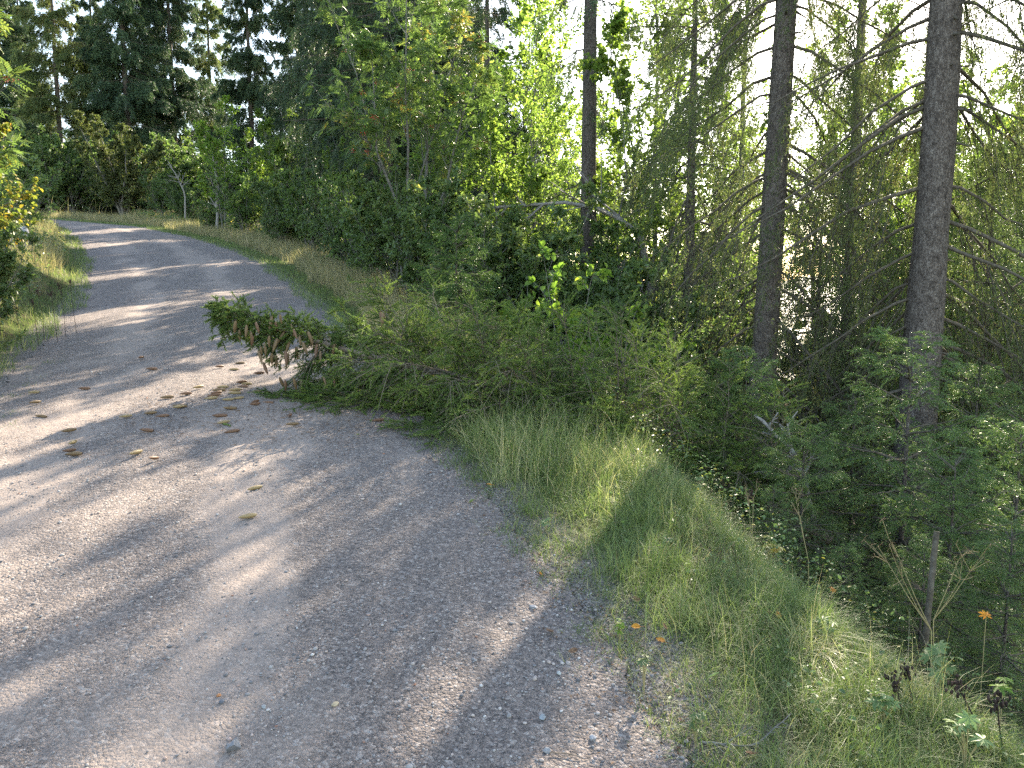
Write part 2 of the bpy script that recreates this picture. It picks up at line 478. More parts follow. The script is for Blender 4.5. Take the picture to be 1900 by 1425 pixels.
def Hraw(x, y):
    x = np.asarray(x, float); y = np.asarray(y, float)
    r = zc(y)
    u = (x - xr(y)) * 0.85; w = verge(y)
    v = np.maximum(u - w, 0)
    far = np.interp(y, [12, 30], [1.0, 0.55])
    sm = np.clip((x + 16) / 26, 0, 1); sm = sm * sm * (3 - 2 * sm)
    keep = 1 - np.clip((y - 30) / 12, 0, 1) * (1 - sm)
    dr = 0.07 * np.clip(u, 0, 50) + far * (2.1 * (1 - np.exp(-v * 0.38)) + 0.10 * v) + np.maximum(v - 9, 0) * 0.32
    ul = (xl(y) - x) * 0.8
    k = np.interp(y, [0, 30, 45], [1.0, 0.8, 0.35])
    up = k * (0.05 * np.clip(ul, 0, 30) + 1.7 * (1 - np.exp(-np.maximum(ul - 0.35, 0) * 0.38)) + 0.12 * np.clip(ul - 3, 0, 60))
    n = vnoise(x * 0.35, y * 0.35) * 0.5 + vnoise(x * 1.3 + 9, y * 1.3) * 0.22 + vnoise(x * 5, y * 5 + 3) * 0.05
    amp = np.clip(np.maximum(u - w * 0.5, ul - .3) * 0.7, 0.02, 1.0) * np.interp(y, [40, 50], [1, .5])
    off = np.where((u > 0) | (ul > 0), n * amp, 0)
    h = r - np.where(u > 0, dr * keep, 0) + np.where(ul > 0, up, 0) + off
    floor = np.where(u > 0, -17.0 + 0.0 * x, -99)
    return np.maximum(h, floor)


def inroad(x, y):
    return (x < xr(y)) & (x > xl(y))


def road_z(x, y):
    c = (x - xl(y)) / np.maximum(xr(y) - xl(y), 0.1)
    crown = 0.05 * (1 - (2 * c - 1) ** 2)
    ruts = -0.018 * (np.exp(-((c - 0.3) / 0.09) ** 2) + np.exp(-((c - 0.72) / 0.09) ** 2))
    f = 0.010 * vnoise(x * 3, y * 3) + 0.007 * vnoise(x * 11, y * 11) + 0.006 * vnoise(x * 37, y * 37)
    return zc(y) + crown + ruts + f


def H(x, y):
    x = np.asarray(x, float); y = np.asarray(y, float)
    return np.where(inroad(x, y), road_z(x, y), Hraw(x, y))


def at(px, Y, dz=0.0):
    """a point on the ground in the column of pixel px at distance Y ahead"""
    x = (px - 950) / FPX * Y * 1.0
    for _ in range(3):
        z = float(H(x, Y))
        x = (px - 950) / FPX * (Y * cp - (z - CAMZ) * sp)
    return Vector((x, Y, float(H(x, Y)) + dz))


def pos3(px, py, Y):
    d = pix_dir(px, py); t = Y / d[1]
    return np.array([d[0] * t, Y, CAMZ + d[2] * t])


def graded(a, b, lo, hi, step, g=1.09):
    c = list(np.arange(lo, hi, step))
    s = step; x = lo
    left = []
    while x > a:
        s *= g; x -= s; left.append(x)
    s = step; x = c[-1]
    while x < b:
        s *= g; x += s; c.append(x)
    return np.array(left[::-1] + c)


def grid_mesh(X, Y, Z):
    ny, nx = X.shape
    V = np.stack([X, Y, Z], -1).reshape(-1, 3)
    i = np.arange(ny * nx).reshape(ny, nx)
    F = np.stack([i[:-1, :-1], i[:-1, 1:], i[1:, 1:], i[1:, :-1]], -1).reshape(-1, 4)
    return V, F


gx = graded(-900, 1500, -9, 9, 0.09, 1.07); gy = graded(-400, 3000, 0.5, 18, 0.09, 1.06)
GX, GY = np.meshgrid(gx, gy)
GZ = Hraw(GX, GY)
m_ = np.minimum(GX - xl(GY), xr(GY) - GX)
wd_ = np.interp(GY, [0, 12, 40, 44, 46], [0.02, 0.02, 0.02, 0.02, 0.02])
GZ = np.where(m_ > -wd_, np.minimum(GZ, zc(GY) - 0.06 * np.maximum(-m_, 0) - np.clip(m_ + wd_, 0, 0.12) * 0.5), GZ)
b = Buf(); V, F = grid_mesh(GX, GY, GZ); b.add(V, F, np.clip(1.0 + m_ * 1.8, 0, 1).ravel())
tag(link("ground", b.mesh("ground", M["ground"], True)), kind="structure")

ys = np.concatenate([np.arange(0.8, 9, 0.025), np.arange(9, 20, 0.08), np.arange(20, 51.5, 0.25)])
ys = np.concatenate([np.arange(-25, 0.8, 0.4), ys])
ts = np.linspace(0, 1, 190)
YY, TT = np.meshgrid(ys, ts, indexing="ij")
jag = 0.0 + 0.05 * vnoise(YY * 2, TT * 0 + 5) + 0.05 * vnoise(YY * 17, TT * 0 + 8) + 0.03 * vnoise(YY * 40, TT * 0 + 8)
sh_ = np.interp(YY, [0, 12, 40, 44], [0.0, 0.06, 0.1, 0])
XX = xl(YY) - sh_ * .5 + (xr(YY) - xl(YY) + sh_ * 1.5) * TT + jag * (2 * TT - 1) * np.interp(YY, [0, 40, 44], [1, 1, 0])
c_ = np.clip((XX - xl(YY)) / (xr(YY) - xl(YY)), 0, 1)
ou_ = np.maximum(XX - xr(YY), 0)
ZZ = zc(YY) - 0.06 * ou_ + 0.05 * (1 - (2 * c_ - 1) ** 2) - 0.018 * (np.exp(-((c_ - .3) / .09) ** 2) + np.exp(-((c_ - .72) / .09) ** 2)) \
    + 0.010 * vnoise(XX * 3, YY * 3) + 0.007 * vnoise(XX * 11, YY * 11) + 0.006 * vnoise(XX * 37, YY * 37)
trk = 0.75 * np.exp(-((c_ - .27) / .10) ** 2) + 0.75 * np.exp(-((c_ - .66) / .10) ** 2) + 1.1 * vnoise(XX * 2.3 + YY * .8, YY * .55) + 0.7 * vnoise(XX * 5, YY * 2.2) - 0.35 * np.clip((c_ - .9) / .1, 0, 1)
b = Buf(); V, F = grid_mesh(XX, YY, ZZ); b.add(V, F, np.clip(.10 + trk * .85, 0, 1).ravel())
tag(link("gravel_road", b.mesh("gravel_road", M["gravel"], True)), kind="structure")

b = Buf(); b.add([(-900, -400, -16.2), (1500, -400, -16.2), (1500, 3000, -16.2), (-900, 3000, -16.2)], [[0, 1, 2, 3]])
tag(link("lake_water", b.mesh("lake_water", M["water"])), kind="structure")
hx = np.linspace(-1500, 2600, 90)
prof = 26 + 40 * vnoise(hx / 260, hx * 0 + 2) + 16 * vnoise(hx / 80, hx * 0 + 7)
HX = np.stack([hx] * 4); HY = np.stack([hx * 0 + 1400, hx * 0 + 1600, hx * 0 + 2000, hx * 0 + 2600]) + np.abs(hx)[None] * -0.1
HZ = np.stack([hx * 0 - 18, prof * 0.6, prof * 1.2, prof * 0 - 18])
b = Buf(); V, F = grid_mesh(HX, HY, HZ); b.add(V, F)
tag(link("hills", b.mesh("hills", M["needle_dark"], True)), kind="structure")

# ------------------------------------------------------------------ tree builders
def spruce(seed, height, z0, nb, lmax, nsec, nsh, K, nl, nw, droop=0.35, hang=0.5, r0=0.2, lsh=0.16, lsec=0.42,
           power=0.8, up=0.25, low_thin=None, tubes_ns=4, fol_mat="needle_dark", bark="bark_spruce", base=-0.6, wobble=0.0, twigwood=True, top_lift=0.5, high_thin=None, whorl=0, bare=None):
    """trunk, limbs and needles of one spruce as meshes; low_thin = (height, share of shoots kept below it)"""
    rg = np.random.default_rng(seed)
    # trunk
    kz = np.concatenate([[base, 0.0, 0.35], np.linspace(1.0, height, 26 if height > 6 else 9)])
    wx = wobble * np.sin(kz * 0.45 + seed) ; wy = wobble * np.sin(kz * 0.37 + seed * 2.0)
    wx = wx - np.interp(0, kz, wx); wy = wy - np.interp(0, kz, wy)
    P = np.stack([wx, wy, kz], -1)[None]
    rr = r0 * (1 - kz / height) ** 0.85 + 0.004
    rr[:2] = r0 * 1.25; rr[2] = r0 * 1.06
    ns = 20 if r0 > 0.15 else 8
    V, F = tubes(P, rr[None], ns)
    if r0 > 0.15:
        ax = P[0][np.repeat(np.arange(len(kz)), ns)]
        q = vnoise(V[:, 2] * 3 + 7, np.arctan2(V[:, 1], V[:, 0]) * 2.2)
        V[:, :2] = ax[:, :2] + (V[:, :2] - ax[:, :2]) * (1 + 0.16 * q)[:, None]
    tb = Buf(); tb.add(V, F)
    # limbs
    hs = z0 + (height * 0.985 - z0) * np.sort(rg.random(nb)) ** 0.92
    if whorl:
        hs = np.clip((np.round((hs - z0) / whorl) + rg.normal(0, 0.07, nb)) * whorl + z0, z0, height * .985)
    rel = (hs - z0) / (height - z0)
    az = np.arange(nb) * 2.39996 + rg.normal(0, 0.35, nb)
    L = (lmax * (1 - rel) ** power * (0.6 + 0.4 * np.clip(rel * 6, 0, 1)) + 0.12) * rg.uniform(0.7, 1.18, nb)
    if bare:                                            # limbs missing round one side up to a height
        ad = np.abs((az - bare[0] + math.pi) % (2 * math.pi) - math.pi)
        mv = (ad < bare[1]) & (hs < bare[2])
        az = np.where(mv, bare[0] + np.sign(((az - bare[0] + math.pi) % (2 * math.pi)) - math.pi) * (bare[1] + (ad / bare[1]) * 0.8), az)
    out = np.stack([np.cos(az), np.sin(az), 0 * az], -1)
    s = np.linspace(0, 1, 7)
    a0 = np.interp(rel, [0, 0.5, 1], [-0.05, 0.15, 0.15 + top_lift]); dr = droop * (1 - 0.75 * rel) * rg.uniform(0.7, 1.3, nb)
    zz = L[:, None] * (a0[:, None] * s - dr[:, None] * 1.5 * s ** 1.5 + (up * dr / max(droop, .01) )[:, None] * s ** 3)
    B = np.zeros((nb, 7, 3)); B[:, :, 2] = hs[:, None] + zz
    B += out[:, None] * (L[:, None] * s)[..., None]
    B[:, 1:] += np.cumsum(rg.normal(0, 0.018, (nb, 6, 3)), 1) * L[:, None, None]
    B[:, :, 0] += np.interp(hs, kz, wx)[:, None]; B[:, :, 1] += np.interp(hs, kz, wy)[:, None]
    wb = Buf()
    if bare:                                            # broken stubs and knots on the cleaned stem
        n_ = 46; zz_ = rg.uniform(.4, 7, n_); a_ = rg.uniform(0, 6.28, n_); l_ = rg.uniform(.03, .16, n_) * (rg.random(n_) < .75) + .02
        rt = np.interp(zz_, kz, rr); o3 = np.stack([np.cos(a_), np.sin(a_), rg.normal(-.15, .25, n_)], -1)
        p0 = np.stack([np.interp(zz_, kz, wx), np.interp(zz_, kz, wy), zz_], -1) + o3 * (rt * .85)[:, None]
        V, F = tubes(np.stack([p0, p0 + o3 * (rt * .2 + l_ * .5)[:, None], p0 + o3 * (rt * .2 + l_)[:, None]], 1), rg.uniform(.005, .012, (n_, 1)) * np.array([[1.9, 1, .6]]), 6); wb.add(V, F)
    br = (0.006 + 0.0085 * L)[:, None] * (1 - 0.86 * s)[None]
    V, F = tubes(B, br, tubes_ns + 1); wb.add(V, F)
    # secondary twigs, both sides, hanging
    i = np.repeat(np.arange(nb), nsec); t = rg.uniform(0.10, 1.0, nb * nsec)
    keep = rg.random(len(i)) < np.clip(L[i] / lmax + 0.25, 0, 1)
    i, t = i[keep], t[keep]
    pos, T = interp_curve(B, i, t)
    sd = np.cross(T, [0, 0, 1.0]); sd = unit(sd) * np.where(rg.random(len(i)) < 0.5, -1, 1)[:, None]
    d = unit(sd * rg.uniform(0.4, 1.0, (len(i), 1)) * (1 - 0.55 * hang) + T * rg.uniform(0.3, 0.9, (len(i), 1)) + np.array([0, 0, -1.0]) * (hang * rg.uniform(0.3, 1.4, (len(i), 1))))
    l2 = (lsec * L[i] * (1 - 0.6 * t) * rg.uniform(0.5, 1.25, len(i)) + 0.08)
    s2 = np.linspace(0, 1, 4)
    Q = pos[:, None] + l2[:, None, None] * (s2[None, :, None] * d[:, None] + (s2 ** 2)[None, :, None] * np.array([0, 0, -0.25 - 0.5 * hang]) + rg.normal(0, 0.05, (len(i), 1, 3)) * (s2 ** 2)[None, :, None])
    h2 = Q[:, 0, 2]
    if twigwood:
        tw_ = rg.random(len(Q)) < (0.55 if hang > .9 else 1)
        V, F = tubes(Q[tw_], (0.0020 + 0.0035 * l2[tw_])[:, None] * (1 - 0.8 * s2)[None], 3); wb.add(V, F)
    # shoots
    ok = np.ones(len(Q), bool)
    if low_thin:
        pk = np.interp(h2, [low_thin[0] * 0.5, low_thin[0]], [low_thin[1], 1.0])
        ok = rg.random(len(Q)) < pk
    if high_thin:
        ok &= rg.random(len(Q)) < np.interp(h2, [high_thin[0], high_thin[0] + 2], [1.0, high_thin[1]])
    Qk = Q[ok]; lk = l2[ok]
    j = np.repeat(np.arange(len(Qk)), nsh); tj = rg.uniform(0.08, 1, len(j))
    p3, T3 = interp_curve(Qk, j, tj)
    fl_ = unit(np.cross(T3, np.array([0.05, 0.02, 1.0]))) * np.where(rg.random(len(j)) < .5, -1, 1)[:, None]
    fl_ = unit(fl_ + rg.normal(0, .25 + .5 * hang, fl_.shape))
    d3 = unit(T3 * 0.75 + fl_ * rg.uniform(0.3, 0.8, (len(j), 1)) + np.array([0, 0, -0.35 * hang]))
    l3 = np.minimum(lsh, lk[j] * 0.8) * rg.uniform(0.55, 1.25, len(j))
    bv = rg.random(nb)
    vs = np.clip(0.5 * bv[i[ok]][j] + 0.5 * rg.random(len(j)), 0, 1)
    fb = Buf()
    V, F, v = needles(p3, d3, l3, K, nl, nw, rg, var=vs); fb.add(V, F, v)
    # needles along the twig itself
    V, F, v = needles(Qk[:, 0], unit(Qk[:, -1] - Qk[:, 0]), np.linalg.norm(Qk[:, -1] - Qk[:, 0], axis=1), K, nl, nw, rg, var=0.5 * bv[i[ok]] + 0.5 * rg.random(len(Qk)))
    fb.add(V, F, v)
    return [("trunk", tb.mesh("trunk", M[bark], True)), ("branches", wb.mesh("branches", M["bark_twig"], True)), ("crown", fb.mesh("crown", M[fol_mat]))]


def broadleaf(seed, height, nst, spread, n1, n2, nleaf, ll, lw, fol_mat, bark="bark_grey", r0=0.05, tmin=0.25, up=0.5, l1=0.4, l2=0.35, pinnate=0, berries=0,
              lean=(0, 0), wand=0.0, droop=0.35, l1_fun=None, n3=0):
    rg = np.random.default_rng(seed)
    k = 9; s = np.linspace(0, 1, k)
    az = rg.random() * 6.28 + np.arange(nst) * 6.283 / nst + rg.normal(0, 0.4, nst)
    hh = height * rg.uniform(0.72, 1.0, nst); hh[0] = height
    sp_ = spread * rg.uniform(0.4, 1.1, nst) * (0.15 if nst == 1 else 1)
    St = np.zeros((nst, k, 3))
    St[:, :, 2] = hh[:, None] * s[None] - 0.15
    rad = sp_[:, None] * (s ** 1.25)[None]
    St[:, :, 0] = np.cos(az)[:, None] * rad + lean[0] * s ** 1.4; St[:, :, 1] = np.sin(az)[:, None] * rad + lean[1] * s ** 1.4
    St[:, :, :2] += np.cos(az)[:, None, None] * 0.0 + rg.normal(0, 0.02 * height ** 0.5, (nst, 1, 2))
    St[:, 1:] += np.cumsum(rg.normal(0, 0.011 * height, (nst, k - 1, 3)) * np.array([1, 1, 0.2]), 1)
    tb = Buf()
    V, F = tubes(St, (r0 * rg.uniform(0.6, 1, (nst, 1))) * (1 - 0.88 * s)[None], 7); tb.add(V, F)
    f1 = l1_fun or (lambda t, pl: l1 * pl * (1.15 - t))
    B1, L1, _ = kids(St, n1, tmin, 0.98, f1, 0.95, up * 0.5, 0.18 if wand == 0 else -0.1, rg, 5)
    V, F = tubes(B1, np.minimum(0.012, 0.003 + 0.006 * L1)[:, None] * (1 - 0.8 * np.linspace(0, 1, 5))[None], 4); tb.add(V, F)
    B2, L2, _ = kids(B1, n2, 0.2, 1.0, lambda t, pl: l2 * pl * (1.2 - t) + 0.10, 0.8, 0.15, -0.12 - wand, rg, 4)
    V, F = tubes(B2, np.minimum(.005, 0.0018 + 0.003 * L2)[:, None] * (1 - 0.7 * np.linspace(0, 1, 4))[None], 3); tb.add(V, F)
    fb = Buf()
    src = B2
    vb = np.repeat(rg.random(len(B1)), n2) * 0.7 + 0.3 * rg.random(len(B2))
    parts = []
    if pinnate:
        n = len(src); i = np.repeat(np.arange(n), nleaf); t = rg.uniform(0.15, 1, n * nleaf)
        pos, T = interp_curve(src, i, t)
        ax = unit(T * 0.5 + rg.normal(0, 0.55, T.shape) + np.array([0, 0, -0.1]))
        nr = unit(rg.normal(0, 0.35, T.shape) + np.array([0, 0, 1.0])); side = unit(np.cross(ax, nr)); nr = np.cross(side, ax)
        RL = pinnate * rg.uniform(0.7, 1.15, len(pos))
        for q in range(6):
            for sg in (-1, 1):
                f = 0.28 + 0.72 * q / 5.5
                a2 = unit(ax * 0.45 + side * sg * 0.9 - nr * 0.18)
                pp = pos + ax * (RL * f)[:, None] - np.array([0, 0, 1.0]) * (RL * 0.25 * f * f)[:, None]
                V, F, v = leaf_quads(pp, a2, nr, RL * ll, RL * lw, np.clip(vb[i] + rg.normal(0, .08, len(i)), 0, 1)); fb.add(V, F, v)
        V, F, v = leaf_quads(pos + ax * RL[:, None] - np.array([0, 0, 1.0]) * (RL * 0.25)[:, None], ax, nr, RL * ll, RL * lw, np.clip(vb[i], 0, 1)); fb.add(V, F, v)
    else:
        V, F, v = scatter_leaves(src, nleaf, ll, lw, rg, 0.05, droop, vb); fb.add(V, F, v)
        V, F, v = scatter_leaves(B1[:, 2:], max(2, nleaf // 2), ll, lw, rg, 0.2, droop); fb.add(V, F, v)
    parts = [("trunk", tb.mesh("trunk", M[bark], True)), ("crown", fb.mesh("crown", M[fol_mat]))]
    if berries:
        ends = B2[rg.permutation(len(B2))[:berries], -1]
        cnt = 22
        c = np.repeat(ends, cnt, 0) + rg.normal(0, 1, (len(ends) * cnt, 3)) * np.array([0.03, 0.03, 0.02]) + np.array([0, 0, -0.05])
        bb = Buf(); add_balls(bb, c, 0.0065, rg); parts.append(("berries", bb.mesh("berries", M["berry"], True)))
    return parts


_t = (1 + 5 ** 0.5) / 2
ICO_V = unit(np.array([(-1, _t, 0), (1, _t, 0), (-1, -_t, 0), (1, -_t, 0), (0, -1, _t), (0, 1, _t), (0, -1, -_t), (0, 1, -_t), (_t, 0, -1), (_t, 0, 1), (-_t, 0, -1), (-_t, 0, 1)], float))
ICO_F = np.array([(0, 11, 5), (0, 5, 1), (0, 1, 7), (0, 7, 10), (0, 10, 11), (1, 5, 9), (5, 11, 4), (11, 10, 2), (10, 7, 6), (7, 1, 8), (3, 9, 4), (3, 4, 2), (3, 2, 6), (3, 6, 8), (3, 8, 9), (4, 9, 5), (2, 4, 11), (6, 2, 10), (8, 6, 7), (9, 8, 1)])


def add_balls(bf, c, r, rg, flat=None, rough=0.0):
    n = len(c)
    V = np.broadcast_to(ICO_V, (n, 12, 3)).copy()
    if rough:
        V *= rg.uniform(1 - rough, 1 + rough, (n, 12, 1))
    if flat is not None:
        V = V * flat[:, None]
        a = rg.random(n) * 6.28; ca, sa = np.cos(a)[:, None], np.sin(a)[:, None]
        x = V[:, :, 0] * ca - V[:, :, 1] * sa; y = V[:, :, 0] * sa + V[:, :, 1] * ca
        V = np.stack([x, y, V[:, :, 2]], -1)
    V = V * (np.broadcast_to(np.asarray(r, float), (n,)))[:, None, None] + c[:, None]
    F = (ICO_F[None] + (np.arange(n) * 12)[:, None, None]).reshape(-1, 3)
    bf.add(V.reshape(-1, 3), F, np.repeat(rg.random(n), 12))


COUNT = {}
def plant(kind, parts, loc, rz=0.0, s=1.0, label=None, cat=None, group=None, tilt=(0, 0), sz=None):
    root = bpy.data.objects.new(kind, None); sc.collection.objects.link(root)
    root.empty_display_size = 0.2
    root.location = loc; root.rotation_euler = (tilt[0], tilt[1], rz); root.scale = (s, s, sz or s)
    tag(root, label, cat, group)
    for nm, me in parts:
        link(nm, me, root)
    return root


# ------------------------------------------------------------------ prototypes
FAR = [spruce(100 + k, 24, 0.5, 150, 3.6, 38, 7, 11, 0.17, 0.034, droop=0.42, hang=0.75, r0=0.24, lsh=0.35, lsec=0.36) for k in range(3)]
FARO = [spruce(110, 23, 2.0, 130, 3.2, 36, 7, 10, 0.16, 0.032, droop=0.35, hang=0.6, r0=0.2, lsh=0.32, fol_mat="needle_olive", low_thin=(6, 0.5))]
MID = [spruce(120 + k, 19, 1.5, 130, 2.8, 40, 7, 9, 0.085, 0.022, droop=0.42, hang=0.75, r0=0.17, lsh=0.22, lsec=0.42, low_thin=(5, 0.45), high_thin=(9, 0.45)) for k in range(2)]
BIRCH = [broadleaf(200 + k, 10.5, 1, 1.2, 48, 12, 13, 0.080, 0.058, "leaf_birch", r0=0.075, tmin=0.2, l1=0.27, l2=0.4, up=0.5) for k in range(3)]
ALDER = [broadleaf(210 + k, 7.5, 4, 1.5, 18, 11, 12, 0.085, 0.064, "leaf_birch" if k != 1 else "leaf_dark", r0=0.045, tmin=0.22, l1=0.3, l2=0.4) for k in range(3)]
YOUNGB = [broadleaf(220 + k, 4.2, 2, 0.6, 22, 8, 13, 0.07, 0.05, "leaf_sunny" if k == 0 else "leaf_birch", r0=0.03, tmin=0.12, l1=0.32, l2=0.4) for k in range(3)]
SHRUB = [broadleaf(230 + k, 2.1, 9, 1.0, 11, 6, 13, 0.072, 0.034, ["leaf_willow", "leaf_dark", "leaf_willow"][k], r0=0.014, tmin=0.15, l1=0.3, l2=0.5) for k in range(3)]
YS = [spruce(300 + k, 2.6, 0.10, 62, 1.05, 17, 5, 20, 0.021, 0.0062, whorl=0.24, droop=0.14, hang=0.2, r0=0.028, lsh=0.11, lsec=0.45, power=0.75, up=0.2, fol_mat="needle_fresh", base=-0.2, top_lift=0.7) for k in range(3)]

# ------------------------------------------------------------------ the two big trunks on the bank
T1 = spruce(11, 21, 0.4, 165, 2.1, 44, 7, 9, 0.034, 0.0105, droop=0.85, hang=1.0, r0=0.165, lsh=0.16, lsec=0.5, up=0.4, low_thin=(5.6, 0.25), high_thin=(9, 0.42), fol_mat="needle_olive", wobble=0.04, bare=(-1.85, 1.15, 8))
T2 = spruce(12, 22, 0.3, 165, 2.4, 44, 7, 9, 0.034, 0.0105, droop=0.8, hang=1.0, r0=0.205, lsh=0.16, lsec=0.5, up=0.45, low_thin=(5.6, 0.36), high_thin=(8, 0.32), fol_mat="needle_olive", wobble=0.05, bare=(-2.0, 1.2, 8))
G_BIG = "large spruces on the bank"
plant("spruce_tree", T1, at(1404, 10.0), 0, 1, "tall grey spruce trunk on the bank, slimmer of the two bare trunks beside the verge", "spruce tree", G_BIG, tilt=(0, 0.012))
plant("spruce_tree", T2, at(1680, 8.6), 0, 1, "thickest spruce trunk, standing behind a young spruce at the verge", "spruce tree", G_BIG, tilt=(0, 0.012))
T3 = spruce(13, 19, 0.5, 145, 2.5, 44, 7, 9, 0.034, 0.0105, droop=0.7, hang=0.95, r0=0.15, lsh=0.16, lsec=0.5, up=0.45, low_thin=(5, 0.6), high_thin=(7, 0.42), fol_mat="needle_olive")
plant("spruce_tree", T3, at(2010, 9.5), 1.2, 1, "spruce at the right-hand border with grey dead boughs reaching in", "spruce tree", G_BIG)
SLIM = spruce(16, 17, 1.0, 80, 1.6, 26, 6, 9, 0.036, 0.011, droop=0.6, hang=0.9, r0=0.13, lsh=0.16, lsec=0.5, up=0.5, low_thin=(5, 0.5), high_thin=(6, 0.3), fol_mat="needle_olive")
plant("spruce_tree", SLIM, at(1560, 14.5), 4.0, 0.95, "slender spruce behind and between the two bare trunks", "spruce tree", G_BIG)
CUR = spruce(14, 9.5, 0.4, 85, 2.3, 34, 7, 9, 0.036, 0.011, droop=0.8, hang=1.0, r0=0.11, lsh=0.16, lsec=0.5, up=0.4, low_thin=(5, 0.42), high_thin=(6.0, .7), fol_mat="needle_olive")
POLE = spruce(15, 20, 2.5, 70, 1.25, 26, 6, 8, 0.07, 0.018, droop=0.5, hang=0.8, r0=0.165, lsh=0.2, lsec=0.45, low_thin=(14, 0.22))
plant("spruce_tree", CUR, at(1270, 13.0), 2.6, 1.0, "spruce with a drooping olive curtain of twigs left of the bare trunks", "spruce tree", G_BIG)

HALF = [spruce(340 + k, 6.2, 0.3, 105, 1.75, 24, 6, 12, 0.030, 0.0088, whorl=0.3, droop=0.3, hang=0.45, r0=0.06, lsh=0.15, lsec=0.42, up=0.25, fol_mat="needle_fresh", top_lift=0.6) for k in range(2)]
for k, (px, Y, pr, top, lab) in enumerate([
    (1505, 12.6, 0, 260, "half-grown green spruce between the two bare trunks, set back from them"),
    (1600, 11.4, 1, 380, "half-grown spruce whose boughs spread just left of the thickest trunk"),
    (1800, 11.2, 0, 250, "half-grown spruce filling the gap right of the thickest trunk"),
    (1900, 13.2, 1, 200, "half-grown spruce at the right-hand border behind the dead boughs"),
    (1335, 15.0, 1, 330, "half-grown spruce left of the slimmer bare trunk, behind the olive curtain"),
    (1720, 14.0, 0, 200, "half-grown spruce standing directly behind the thickest trunk")]):
    p = at(px, Y); hh = pos3(px, top, Y)[2] - p.z
    plant("spruce_tree", HALF[pr], p, k * 1.9, hh / 6.2, lab, "spruce tree", "half-grown spruces on the slope")

# ------------------------------------------------------------------ spruces in the dark stand beyond the bend
G_FAR = "tall spruces beyond the bend"
for (px, Y, pr, s, lab) in [
    (120, 56, FARO[0], 1.0, "olive sunlit spruce with a visible trunk, first from the left beyond the bend"),
    (20, 62, FAR[1], .95, "dark spruce half hidden by the rowan at the left border"),
    (245, 57, FAR[0], 1.05, "broad dark spruce directly behind the multi-stemmed brownish willow"),
    (330, 60, FAR[2], 1.0, "very dark dense spruce between the olive spruce and the slim pointed one"),
    (400, 66, FARO[0], .95, "thin hazy spruce with sky showing through beside the slim pointed spruce"),
    (472, 52, FAR[1], .82, "slim pointed spruce with bare lower trunk rising above the bright young birch"),
    (562, 50, FAR[0], .85, "spruce with layered boughs right of the gap of bright sky"),
    (640, 33, MID[0], 1.15, "spruce with a long bare reddish trunk left of the rowan with berries"),
    (190, 70, FAR[2], 1.0, None), (285, 72, FAR[1], 1.0, None), (60, 74, FAR[0], 1.0, None), (-60, 66, FAR[2], 1, None), (655, 60, FAR[2], .9, None)]:
    plant("spruce_tree", pr, at(px, Y), px * 0.7, s, lab or "dark spruce deep in the stand behind the first row beyond the bend", "spruce tree", G_FAR if lab else "spruces deep in the stand")
G_MID = "spruces inside the mixed wood"
for (px, Y, pr, s, lab) in [
    (850, 26, FAR[1], .72, "dense dark spruce just behind the yellow-green alder and the rowan"),
    (725, 22, MID[1], .95, "dark drooping spruce whose boughs back the berry clusters of the rowan"),
    (632, 44, FAR[0], .85, "dark spruce right of the layered one at the bright gap"),
    (700, 30, FAR[2], .8, "dark spruce behind the crown of the rowan with red berries"),
    (800, 24, MID[1], 1.05, "spruce with a dark drooping top above the rowan"),
    (906, 20, MID[0], .66, "spruce with a dark lower trunk right of the rowan stems"),
    (1088, 14.5, POLE, .98, "spruce with a straight bare upper trunk in the middle of the birches"),
    (760, 40, FAR[0], .8, "large dark spruce deep behind the rowan stems"),
    (1010, 36, FAR[1], .5, "pointed spruce deep behind the birches")]:
    plant("spruce_tree", pr, at(px, Y), px * 0.31, s, lab, "spruce tree", G_MID)

# ------------------------------------------------------------------ broadleaved trees
ROWAN = broadleaf(401, 5.6, 7, 1.7, 14, 7, 5, 0.32, 0.095, "leaf_rowan", r0=0.035, tmin=0.45, l1=0.28, l2=0.4, pinnate=0.17, berries=60)
plant("rowan_tree", ROWAN, at(765, 14.0), 0.4, 1, "rowan with several slim grey stems and clusters of red berries", "rowan tree")
ROWANL = broadleaf(402, 4.6, 4, 1.5, 20, 8, 6, 0.32, 0.10, "leaf_rowan", r0=0.04, tmin=0.4, l1=0.34, l2=0.45, pinnate=0.18, berries=40)
plant("rowan_tree", ROWANL, at(-190, 7.0), 1.0, 0.85, "rowan at the left border hanging red berries over the road bank", "rowan tree")
MAPLE = broadleaf(403, 3.2, 5, 1.0, 14, 6, 10, 0.075, 0.055, "leaf_yellow", r0=0.02, tmin=0.3, l1=0.35, l2=0.5)
plant("birch_sapling", MAPLE, at(-45, 9.5), 0.4, .8, "sapling with yellow and orange autumn leaves on the left bank", "sapling")
WIL = broadleaf(404, 6.0, 9, 2.4, 24, 10, 18, 0.12, 0.055, "leaf_brownish", r0=0.08, tmin=0.12, l1=0.3, l2=0.45)
plant("willow_tree", WIL, at(228, 46.5), 0.4, 1.0, "multi-stemmed brownish willow at the outside of the bend", "willow tree")
